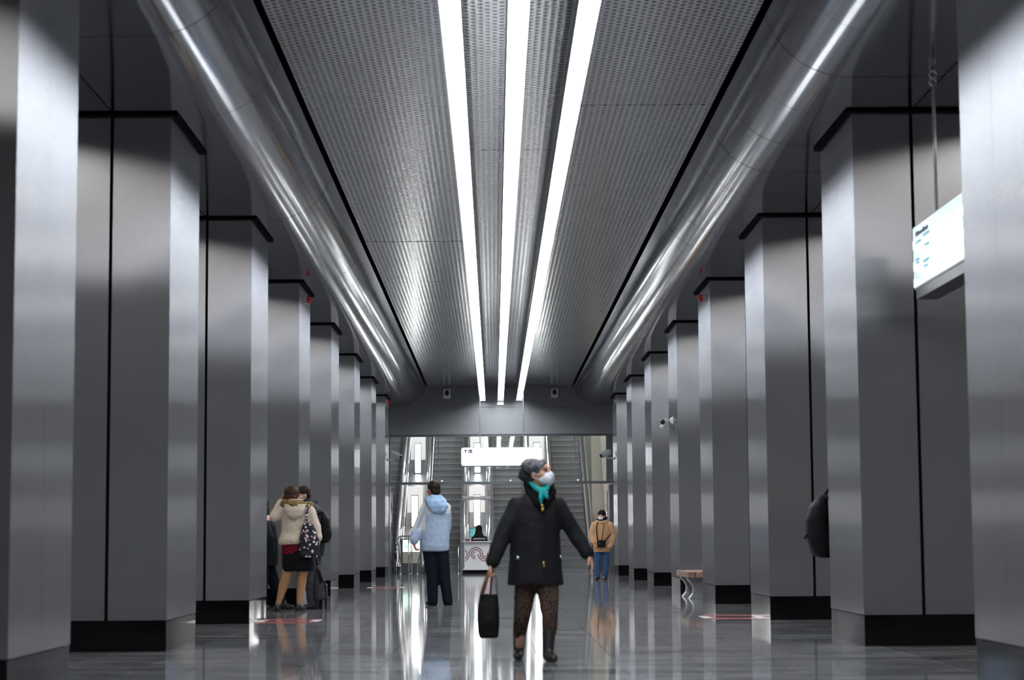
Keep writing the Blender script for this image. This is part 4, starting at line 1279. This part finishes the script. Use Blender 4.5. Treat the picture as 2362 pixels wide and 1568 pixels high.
FB = thing('shoulder_bag', 'black floral shoulder bag hanging on the cream-jacketed woman\'s arm', 'bag', (-2.815 + q(715, 0)[0], 27.47 - 0.17, q(0, 1288)[2]))
qf = lambda px, py, y=0.0: q(px, py, y) - Vector((q(715, 0)[0], 0, q(0, 1288)[2]))
c = Clay()
c.loft([(0.0, 0, 0.0, 0.10, 0.04), (0, 0, 0.04, 0.135, 0.06), (0.0, 0, 0.22, 0.138, 0.06), (-0.01, 0, 0.36, 0.105, 0.045), (-0.02, 0, 0.47, 0.06, 0.025)], 28, 2.6)
c.bake('bag_body', 'floral', FB, 0.010, 3, 0.012, 10)
MB().tube([qf(708, 1212, 0.0), qf(709, 1190, -0.03), qf(710, 1176, 0.0), qf(711, 1166, 0.10)], [0.020] * 4, 8).build('strap', 'floral', FB, True)
MB().tube([qf(714, 1212, 0.0), qf(722, 1214, 0.0), qf(727, 1232, 0.0)], [0.014] * 3, 8).build('strap', 'floral', FB, True)

# --- man in the dark jacket with the black backpack
q = frame_fn(724, 1403, 0.0061)
W4 = thing('person', 'man in dark jacket and white mask leaning to the cream-jacketed woman', 'person', (-2.55, 28.25, 0))
F = head_frame(q(700, 1143, 0.0), math.radians(-68), 0.18, 0)
b = Clay()
head(b, F, 1.02, q(716, 1172, 0.02))
b.loft([(q(722, 0)[0], 0, 0.85, 0.12, 0.15), (q(724, 0)[0], 0, 1.1, 0.12, 0.15), (q(723, 0)[0], 0, 1.33, 0.12, 0.18), (q(719, 0)[0], 0, 1.42, 0.09, 0.12)])
b.path([q(722, 1178, -0.18), q(732, 1225, -0.18), q(712, 1255, -0.22)], [0.055, 0.045, 0.032])
b.path([q(718, 1178, 0.18), q(708, 1220, 0.22), q(690, 1240, 0.12)], [0.055, 0.045, 0.032])
hand(b, q(711, 1257, -0.22), (-0.5, -0.1, -0.9), (-0.3, 0.9, 0), 1, 0.9)
hand(b, q(689, 1240, 0.12), (-0.9, -0.3, -0.2), (0, -1, 0), 1, 0.5)
b.path([q(722, 1290, -0.08), q(722, 1340, -0.08), q(725, 1388, -0.06)], [0.09, 0.06, 0.045])
b.path([q(724, 1290, 0.10), q(728, 1340, 0.10), q(731, 1388, 0.12)], [0.09, 0.06, 0.045])
b.bake('body', 'skin', W4, 0.008, 2)
eyes(F, W4, 1.02)
face_mask(F, W4, 1.02)
c = Clay()
P = lambda x, y, z: F @ Vector((x, y, z))
c.ell(P(0, 0.022, 0.055), (0.088, 0.100, 0.082), F.to_3x3())
c.ell(P(0, 0.06, 0.0), (0.080, 0.055, 0.075), F.to_3x3())
c.cap(P(-0.05, -0.065, 0.088), P(0.05, -0.065, 0.088), 0.028, 0.028)
c.bake('hair', 'hair', W4, 0.008, 1, 0.012, 40)
c = Clay()
c.loft([(q(724, 0)[0], 0, q(0, 1283)[2], 0.15, 0.19), (q(725, 0)[0], 0, q(0, 1260)[2], 0.155, 0.195), (q(727, 0)[0], 0, q(0, 1225)[2], 0.150, 0.195), (q(727, 0)[0], 0, q(0, 1192)[2], 0.145, 0.205),
        (q(722, 0)[0], 0, q(0, 1174)[2], 0.12, 0.17), (q(716, 0)[0], 0, q(0, 1160)[2], 0.085, 0.11)])
c.path([q(724, 1184, -0.17), q(733, 1225, -0.19), q(714, 1253, -0.22)], [0.085, 0.075, 0.06])
c.path([q(720, 1184, 0.17), q(708, 1220, 0.22), q(693, 1239, 0.13)], [0.085, 0.075, 0.06])
c.path([q(700, 1162, -0.04), q(712, 1157, -0.08), q(727, 1160, 0.02)], [0.04, 0.05, 0.05])
c.bake('jacket', 'dark_jacket', W4, 0.013, 4, 0.02, 8)
c = Clay()
c.path([q(720, 1275, -0.09), q(720, 1335, -0.09), q(724, 1390, -0.06)], [0.115, 0.092, 0.075])
c.path([q(724, 1275, 0.09), q(728, 1335, 0.10), q(731, 1390, 0.12)], [0.115, 0.090, 0.075])
c.bake('jeans', 'grey_jeans', W4, 0.013, 4, 0.014, 8)
shoe(W4, (q(733, 0)[0], -0.05, 0), (q(700, 0)[0], -0.10, 0), h=0.085, wd=0.05)
shoe(W4, (q(737, 0)[0], 0.13, 0), (q(704, 0)[0], 0.12, 0), h=0.085, wd=0.05)
BP = thing('backpack', 'black backpack worn by the man in the dark jacket', 'backpack', (-2.55 + q(750, 0)[0], 28.25, q(0, 1253)[2]))
c = Clay()
c.loft([(-0.005, 0, 0.0, 0.05, 0.12), (0.0, 0, 0.03, 0.075, 0.155), (0.005, 0, 0.16, 0.088, 0.165), (0.0, 0, 0.34, 0.075, 0.16), (-0.02, 0, 0.43, 0.045, 0.12), (-0.03, 0, 0.455, 0.02, 0.07)], 28, 2.8)
c.ell((0.07, 0, 0.13), (0.035, 0.12, 0.10))
c.bake('pack_body', 'backpack', BP, 0.011, 3)
for y in (-0.15, 0.15):
    MB().tube([(-0.05, y, 0.40), (-0.13, y, 0.50), (-0.235, y * 1.1, 0.44), (-0.29, y * 1.1, 0.28), (-0.24, y * 1.25, 0.10), (-0.05, y, 0.05)], 0.018, 8).build('shoulder_strap', 'backpack', BP, True)
GB = thing('holdall', 'grey bag with dangling black straps standing beside the dark-jacketed man', 'bag', (-2.55 + q(741, 0)[0] + 0.02, 28.25 - 0.13, 0.0))
c = Clay()
c.loft([(0.0, 0, 0.13, 0.07, 0.08), (0.0, 0, 0.16, 0.092, 0.10), (0.0, 0, 0.34, 0.092, 0.10), (-0.015, 0, 0.36, 0.075, 0.085), (-0.03, 0, 0.50, 0.055, 0.065), (-0.05, 0, 0.61, 0.03, 0.04)], 28, 3.2)
c.bake('bag_body', 'grey_bag', GB, 0.011, 2)
MB().tube([(-0.05, -0.02, 0.60), (-0.07, -0.03, 0.70), (-0.16, -0.09, 0.88)], 0.014, 8).build('grab_handle', 'backpack', GB, True)
MB().tube([(-0.02, -0.09, 0.55), (0.02, -0.10, 0.42), (0.06, -0.09, 0.36), (0.075, -0.07, 0.2), (0.07, -0.04, 0.012)], 0.012, 8).build('dangling_strap', 'backpack', GB, True)
MB().tube([(-0.05, -0.07, 0.58), (-0.01, -0.10, 0.46), (0.01, -0.11, 0.36)], 0.012, 8).build('side_strap', 'backpack', GB, True)
MB().tube([(0.07, -0.04, 0.012), (0.071, -0.035, 0.0)], 0.014, 8).tube([(0.0, 0, 0.13), (0.0, 0, 0.0)], 0.02, 8).build('foot', 'backpack', GB, True)

# --- person in black half hidden by the third pillar
q = frame_fn(622, 1400, 0.0061)
W5 = thing('person', 'person in black jacket and dark trousers half hidden behind a pillar', 'person', (-3.21, 28.15, 0))
F = head_frame(q(611, 1166, 0.0), math.radians(230), 0.1, 0)
b = Clay()
head(b, F, 1.0, q(615, 1196, 0.0))
b.loft([(0, 0, 0.85, 0.12, 0.14), (0, 0, 1.1, 0.12, 0.14), (-0.02, 0, 1.25, 0.12, 0.17), (-0.03, 0, 1.32, 0.08, 0.11)])
b.path([q(618, 1205, -0.17), q(632, 1238, -0.2), q(634, 1266, -0.13)], [0.05, 0.042, 0.03])
b.path([q(618, 1205, 0.17), q(630, 1238, 0.2), q(632, 1266, 0.14)], [0.05, 0.042, 0.03])
hand(b, q(634, 1268, -0.12), (-0.5, 0.5, -0.8), (-1, 0, 0), 1, 0.3, 0.8)
hand(b, q(632, 1268, 0.13), (-0.5, -0.5, -0.8), (-1, 0, 0), -1, 0.3, 0.8)
b.path([q(617, 1290, -0.08), q(617, 1345, -0.09), q(615, 1388, -0.06)], [0.085, 0.06, 0.045])
b.path([q(620, 1290, 0.08), q(640, 1340, 0.09), q(660, 1384, 0.08)], [0.085, 0.06, 0.045])
b.bake('body', 'skin', W5, 0.009, 2)
eyes(F, W5)
c = Clay()
P = lambda x, y, z: F @ Vector((x, y, z))
c.ell(P(0, 0.022, 0.045), (0.096, 0.110, 0.096), F.to_3x3())
c.ell(P(0, 0.045, -0.04), (0.094, 0.085, 0.095), F.to_3x3())
c.bake('hair', 'hair', W5, 0.009, 1, 0.012, 40)
c = Clay()
c.loft([(q(624, 0)[0], 0, q(0, 1300)[2], 0.16, 0.20), (q(624, 0)[0], 0, q(0, 1270)[2], 0.165, 0.20), (q(624, 0)[0], 0, q(0, 1240)[2], 0.16, 0.20), (q(621, 0)[0], 0, q(0, 1208)[2], 0.15, 0.20),
        (q(618, 0)[0], 0, q(0, 1192)[2], 0.11, 0.15), (q(616, 0)[0], 0, q(0, 1182)[2], 0.075, 0.09)])
c.path([q(620, 1208, -0.17), q(633, 1238, -0.2), q(633, 1272, -0.12)], [0.085, 0.076, 0.065])
c.path([q(620, 1208, 0.17), q(631, 1238, 0.2), q(631, 1272, 0.13)], [0.085, 0.076, 0.065])
c.path([q(609, 1187, -0.07), q(618, 1184, -0.08), q(624, 1183, 0.0), q(618, 1184, 0.08)], [0.05, 0.05, 0.05, 0.05])
c.bake('jacket', 'coat_black', W5, 0.013, 4, 0.018, 8)
c = Clay()
c.path([q(617, 1288, -0.08), q(617, 1340, -0.09), q(615, 1390, -0.06)], [0.11, 0.085, 0.07])
c.path([q(622, 1288, 0.08), q(641, 1340, 0.09), q(658, 1378, 0.08)], [0.11, 0.085, 0.065])
c.bake('trousers', 'navy', W5, 0.013, 4, 0.012, 8)
shoe(W5, (q(610, 0)[0], -0.06, 0), (q(636, 0)[0], -0.16, 0), h=0.07, wd=0.045)
shoe(W5, (q(657, 0)[0], 0.08, 0), (q(688, 0)[0], 0.04, 0), h=0.07, wd=0.045)

# --- woman in the tan coat
q = frame_fn(1390, 1337, 0.01023)
W6 = thing('person', 'woman standing in tan coat, dark purple hat, white mask and blue jeans', 'person', (2.536, 47.06, 0))
F = head_frame(q(1389.5, 1192, 0.0), math.radians(-28), 0.12, 0)
b = Clay()
head(b, F, 1.0, q(1391, 1208, 0.02))
b.loft([(0, 0.02, 0.75, 0.16, 0.12), (0, 0.02, 1.0, 0.15, 0.11), (0, 0.02, 1.2, 0.17, 0.10), (0, 0.02, 1.30, 0.10, 0.08)])
b.path([q(1371, 1212, 0.0), q(1367, 1235, 0.02), q(1372, 1255, -0.10)], [0.05, 0.042, 0.03])
b.path([q(1410, 1212, 0.0), q(1415, 1235, 0.02), q(1411, 1256, -0.12)], [0.05, 0.042, 0.03])
hand(b, q(1371, 1255, -0.10), (0.3, -0.4, -0.8), (0.9, 0, 0.2), 1, 0.8)
hand(b, q(1411, 1256, -0.12), (-0.7, -0.4, -0.4), (0.1, 0.9, -0.3), 1, 0.8)
b.path([q(1379, 1275, 0.0), q(1379, 1305, 0.0), q(1379, 1330, 0.0)], [0.08, 0.055, 0.04])
b.path([q(1397, 1275, 0.0), q(1398, 1305, 0.0), q(1396, 1330, 0.0)], [0.08, 0.055, 0.04])
b.bake('body', 'skin', W6, 0.009, 2)
eyes(F, W6, 1.05)
face_mask(F, W6, 1.05)
c = Clay()
P = lambda x, y, z: F @ Vector((x, y, z))
c.ell(P(0, 0.020, 0.060), (0.093, 0.106, 0.092), F.to_3x3())
c.ell(P(0, 0.055, 0.0), (0.090, 0.075, 0.10), F.to_3x3())
c.cap(P(-0.05, -0.066, 0.066), P(0.05, -0.066, 0.066), 0.024, 0.024)
c.bake('hat', 'purple', W6, 0.009, 2)
c = Clay()
c.path([q(1381, 1200, -0.03), q(1388, 1204, -0.10), q(1396, 1200, -0.06), q(1399, 1196, 0.03)], [0.04, 0.045, 0.045, 0.045])
c.bake('scarf', 'scarf_dark', W6, 0.011, 2)
c = Clay()
cz = q(1391, 0)[0]
c.loft([(q(1389, 0)[0], 0.0, q(0, 1274)[2], 0.19, 0.15), (q(1389, 0)[0], 0, q(0, 1262)[2], 0.205, 0.165), (q(1390, 0)[0], 0, q(0, 1245)[2], 0.20, 0.16), (cz, 0, q(0, 1228)[2], 0.20, 0.155),
        (cz, 0, q(0, 1215)[2], 0.20, 0.145), (cz, 0, q(0, 1208)[2], 0.17, 0.12), (cz, 0, q(0, 1202)[2], 0.10, 0.10)])
c.path([q(1373, 1213, 0.0), q(1367, 1235, 0.02), q(1371, 1252, -0.08)], [0.095, 0.088, 0.068])
c.path([q(1408, 1213, 0.0), q(1415, 1235, 0.02), q(1411, 1253, -0.09)], [0.095, 0.088, 0.068])
c.path([q(1381, 1204, -0.03), q(1388, 1207, -0.11), q(1398, 1205, -0.07), q(1401, 1201, 0.03)], [0.05, 0.05, 0.05, 0.05])
c.bake('coat', 'tan_coat', W6, 0.013, 4, 0.016, 9)
MB().tube([q(1394.5, 1209, -0.145), q(1391, 1225, -0.168), q(1388, 1246, -0.176)], 0.007, 6).build('front_seam', 'scarf_dark', W6, True)
c = Clay()
c.path([q(1380, 1268, 0.0), q(1378.5, 1300, 0.0), q(1378.5, 1331, 0.01)], [0.095, 0.076, 0.062])
c.path([q(1398, 1268, 0.0), q(1398, 1300, 0.0), q(1396.5, 1331, 0.01)], [0.095, 0.076, 0.062])
c.bake('jeans', 'jeans', W6, 0.013, 3, 0.012, 10)
shoe(W6, (q(1380, 0)[0], 0.06, 0), (q(1373, 0)[0], -0.13, 0), wd=0.05)
shoe(W6, (q(1396, 0)[0], 0.06, 0), (q(1393, 0)[0], -0.15, 0), wd=0.05)
CB = thing('crossbody_bag', 'small black crossbody bag on the tan-coated woman', 'bag', (2.536 + q(1387, 0)[0], 47.06 - 0.215, q(0, 1263)[2]))
qc = lambda px, py, y=0.0: q(px, py, y) - Vector((q(1387, 0)[0], -0.215, q(0, 1263)[2]))
MB().box((-0.10, -0.035, 0.0), (0.10, 0.035, 0.17)).build('bag_body', 'backpack', CB, bevel=0.02)
MB().box((-0.08, -0.042, 0.075), (-0.02, -0.035, 0.085)).box((-0.06, -0.042, 0.11), (-0.045, -0.035, 0.14)).build('buckle', 'chrome', CB)
MB().tube([qc(1378.5, 1247, -0.20), qc(1377, 1232, -0.185), qc(1376.5, 1217, -0.17), qc(1379, 1206, -0.13), qc(1383, 1203, -0.06)], 0.013, 8).build('strap', 'backpack', CB, True)
MB().tube([qc(1396, 1249, -0.205), qc(1402, 1241, -0.185), qc(1409, 1233, -0.13)], 0.013, 8).build('strap', 'backpack', CB, True)

# --- attendant seated in the control booth, seen from behind
q = frame_fn(1107, 1320, 0.0125)
W7 = thing('person', 'attendant seated in the control booth, dark hood and reflective vest stripe', 'person', (-0.43, 57.85, 0))
F = head_frame(Vector((-0.01, 0.02, 1.25)), math.pi, 0.15, 0)
b = Clay()
head(b, F, 1.0, Vector((-0.01, 0.0, 1.08)))
b.loft([(0, 0, 0.42, 0.17, 0.13), (0, 0, 0.7, 0.15, 0.11), (0, 0, 0.98, 0.17, 0.10), (0, 0, 1.06, 0.10, 0.08)])
for s in (-1, 1):
    b.path([(s * 0.17, 0, 1.0), (s * 0.20, 0.08, 0.85), (s * 0.14, 0.30, 0.90)], [0.05, 0.042, 0.03])
    hand(b, (s * 0.14, 0.30, 0.905), (0, 1, 0), (0, 0, -1), s, 0.3)
    b.path([(s * 0.10, 0, 0.48), (s * 0.11, 0.40, 0.48), (s * 0.11, 0.42, 0.08)], [0.08, 0.06, 0.04])
b.bake('body', 'skin', W7, 0.010, 2)
c = Clay()
c.ell((-0.01, 0.0, 1.275), (0.10, 0.115, 0.115)); c.loft([(-0.01, -0.01, 1.05, 0.155, 0.11), (-0.01, -0.01, 1.13, 0.115, 0.10), (-0.01, 0, 1.22, 0.098, 0.11)])
c.bake('hood', 'hood_olive', W7, 0.012, 3)
c = Clay()
c.loft([(0, 0, 0.44, 0.20, 0.16), (0, 0, 0.7, 0.19, 0.15), (0, 0, 0.95, 0.20, 0.13), (0, 0, 1.03, 0.17, 0.11), (0, 0, 1.08, 0.10, 0.09)])
for s in (-1, 1):
    c.path([(s * 0.16, 0, 1.0), (s * 0.20, 0.08, 0.86), (s * 0.14, 0.28, 0.92)], [0.07, 0.06, 0.05])
c.bake('vest', 'dark_jacket', W7, 0.013, 3)
c = Clay()
c.loft([(0, 0, 0.965, 0.212, 0.142), (0, 0, 1.005, 0.197, 0.130)])
c.bake('reflective_stripe', 'vest_stripe', W7, 0.010, 1)
c = Clay()
for s in (-1, 1):
    c.path([(s * 0.10, 0, 0.48), (s * 0.11, 0.40, 0.48), (s * 0.11, 0.42, 0.08)], [0.10, 0.08, 0.06])
c.bake('trousers', 'navy', W7, 0.014, 3)
for s in (-1, 1):
    shoe(W7, (s * 0.11, 0.38, 0), (s * 0.11, 0.60, 0))
ST = thing('office_stool', 'round stool under the seated booth attendant', 'stool', (-0.43, 57.85, 0))
MB().lathe([(0, 0.18), (0.05, 0.18), (0.06, 0.15)], (0, 0, 0.33)).build('seat', 'black', ST, True)
MB().tube([(0, 0, 0.03), (0, 0, 0.33)], 0.03).build('column', 'chrome', ST, True)
MB().lathe([(0, 0.20), (0.02, 0.20), (0.03, 0.05)]).build('base', 'chrome', ST, True)

# --- person behind the second pillar of the bench row: only the dark backpack shows
W8 = thing('person', 'person in dark clothes hidden behind a near pillar, facing away from hall', 'person', (3.52, 20.15, 0))
F = head_frame(Vector((0.02, 0, 1.62)), math.radians(90), 0.15, 0)
b = Clay()
head(b, F, 1.0, Vector((0.0, 0, 1.42)))
b.loft([(0, 0, 0.85, 0.11, 0.15), (0, 0, 1.1, 0.11, 0.14), (0, 0, 1.33, 0.11, 0.18), (0, 0, 1.42, 0.08, 0.11)])
for s in (-1, 1):
    b.path([(0, s * 0.17, 1.36), (0.04, s * 0.21, 1.08), (0.20, s * 0.14, 0.98)], [0.052, 0.043, 0.03])
    hand(b, (0.21, s * 0.13, 0.98), (1, -s * 0.2, 0.1), (0, -s, 0), s, 0.6)
    b.path([(0, s * 0.09, 0.85), (0.01, s * 0.10, 0.47), (0, s * 0.10, 0.06)], [0.085, 0.058, 0.042])
b.bake('body', 'skin', W8, 0.010, 2)
c = Clay()
P = lambda x, y, z: F @ Vector((x, y, z))
c.ell(P(0, 0.022, 0.045), (0.088, 0.104, 0.09), F.to_3x3())
c.bake('hair', 'hair', W8, 0.010, 1, 0.01, 40)
c = Clay()
c.loft([(0, 0, 0.80, 0.15, 0.19), (0, 0, 1.05, 0.145, 0.19), (0, 0, 1.32, 0.14, 0.20), (0, 0, 1.42, 0.09, 0.13)])
for s in (-1, 1):
    c.path([(0, s * 0.17, 1.35), (0.04, s * 0.21, 1.08), (0.18, s * 0.15, 0.99)], [0.085, 0.07, 0.058])
c.bake('jacket', 'coat_black', W8, 0.014, 4)
c = Clay()
for s in (-1, 1):
    c.path([(0, s * 0.09, 0.86), (0.01, s * 0.10, 0.47), (0, s * 0.10, 0.07)], [0.11, 0.085, 0.07])
c.bake('trousers', 'navy', W8, 0.014, 3)
for s in (-1, 1):
    shoe(W8, (-0.05, s * 0.10, 0), (0.20, s * 0.13, 0))
B8 = thing('backpack', 'large black backpack showing from behind a near bench-side pillar', 'backpack', (3.275, 20.15, 0.74))
c = Clay()
c.loft([(0.04, 0, 0.0, 0.05, 0.13), (0.01, 0, 0.04, 0.085, 0.16), (-0.015, 0, 0.20, 0.115, 0.17), (-0.02, 0, 0.38, 0.115, 0.165), (0.0, 0, 0.52, 0.09, 0.15), (0.03, 0, 0.60, 0.055, 0.11), (0.045, 0, 0.63, 0.03, 0.06)], 28, 2.5)
c.bake('pack_body', 'backpack', B8, 0.011, 3, 0.012, 10)
MB().tube([(-0.10, -0.05, 0.27), (-0.145, -0.06, 0.22), (-0.16, -0.06, 0.19)], 0.011, 8).build('loose_strap', 'backpack', B8, True)
for y in (-0.14, 0.14):
    MB().tube([(0.06, y, 0.58), (0.14, y, 0.72), (0.32, y * 1.1, 0.70), (0.42, y * 1.1, 0.52), (0.40, y * 1.35, 0.28), (0.06, y, 0.08)], 0.018, 8).build('shoulder_strap', 'backpack', B8, True)
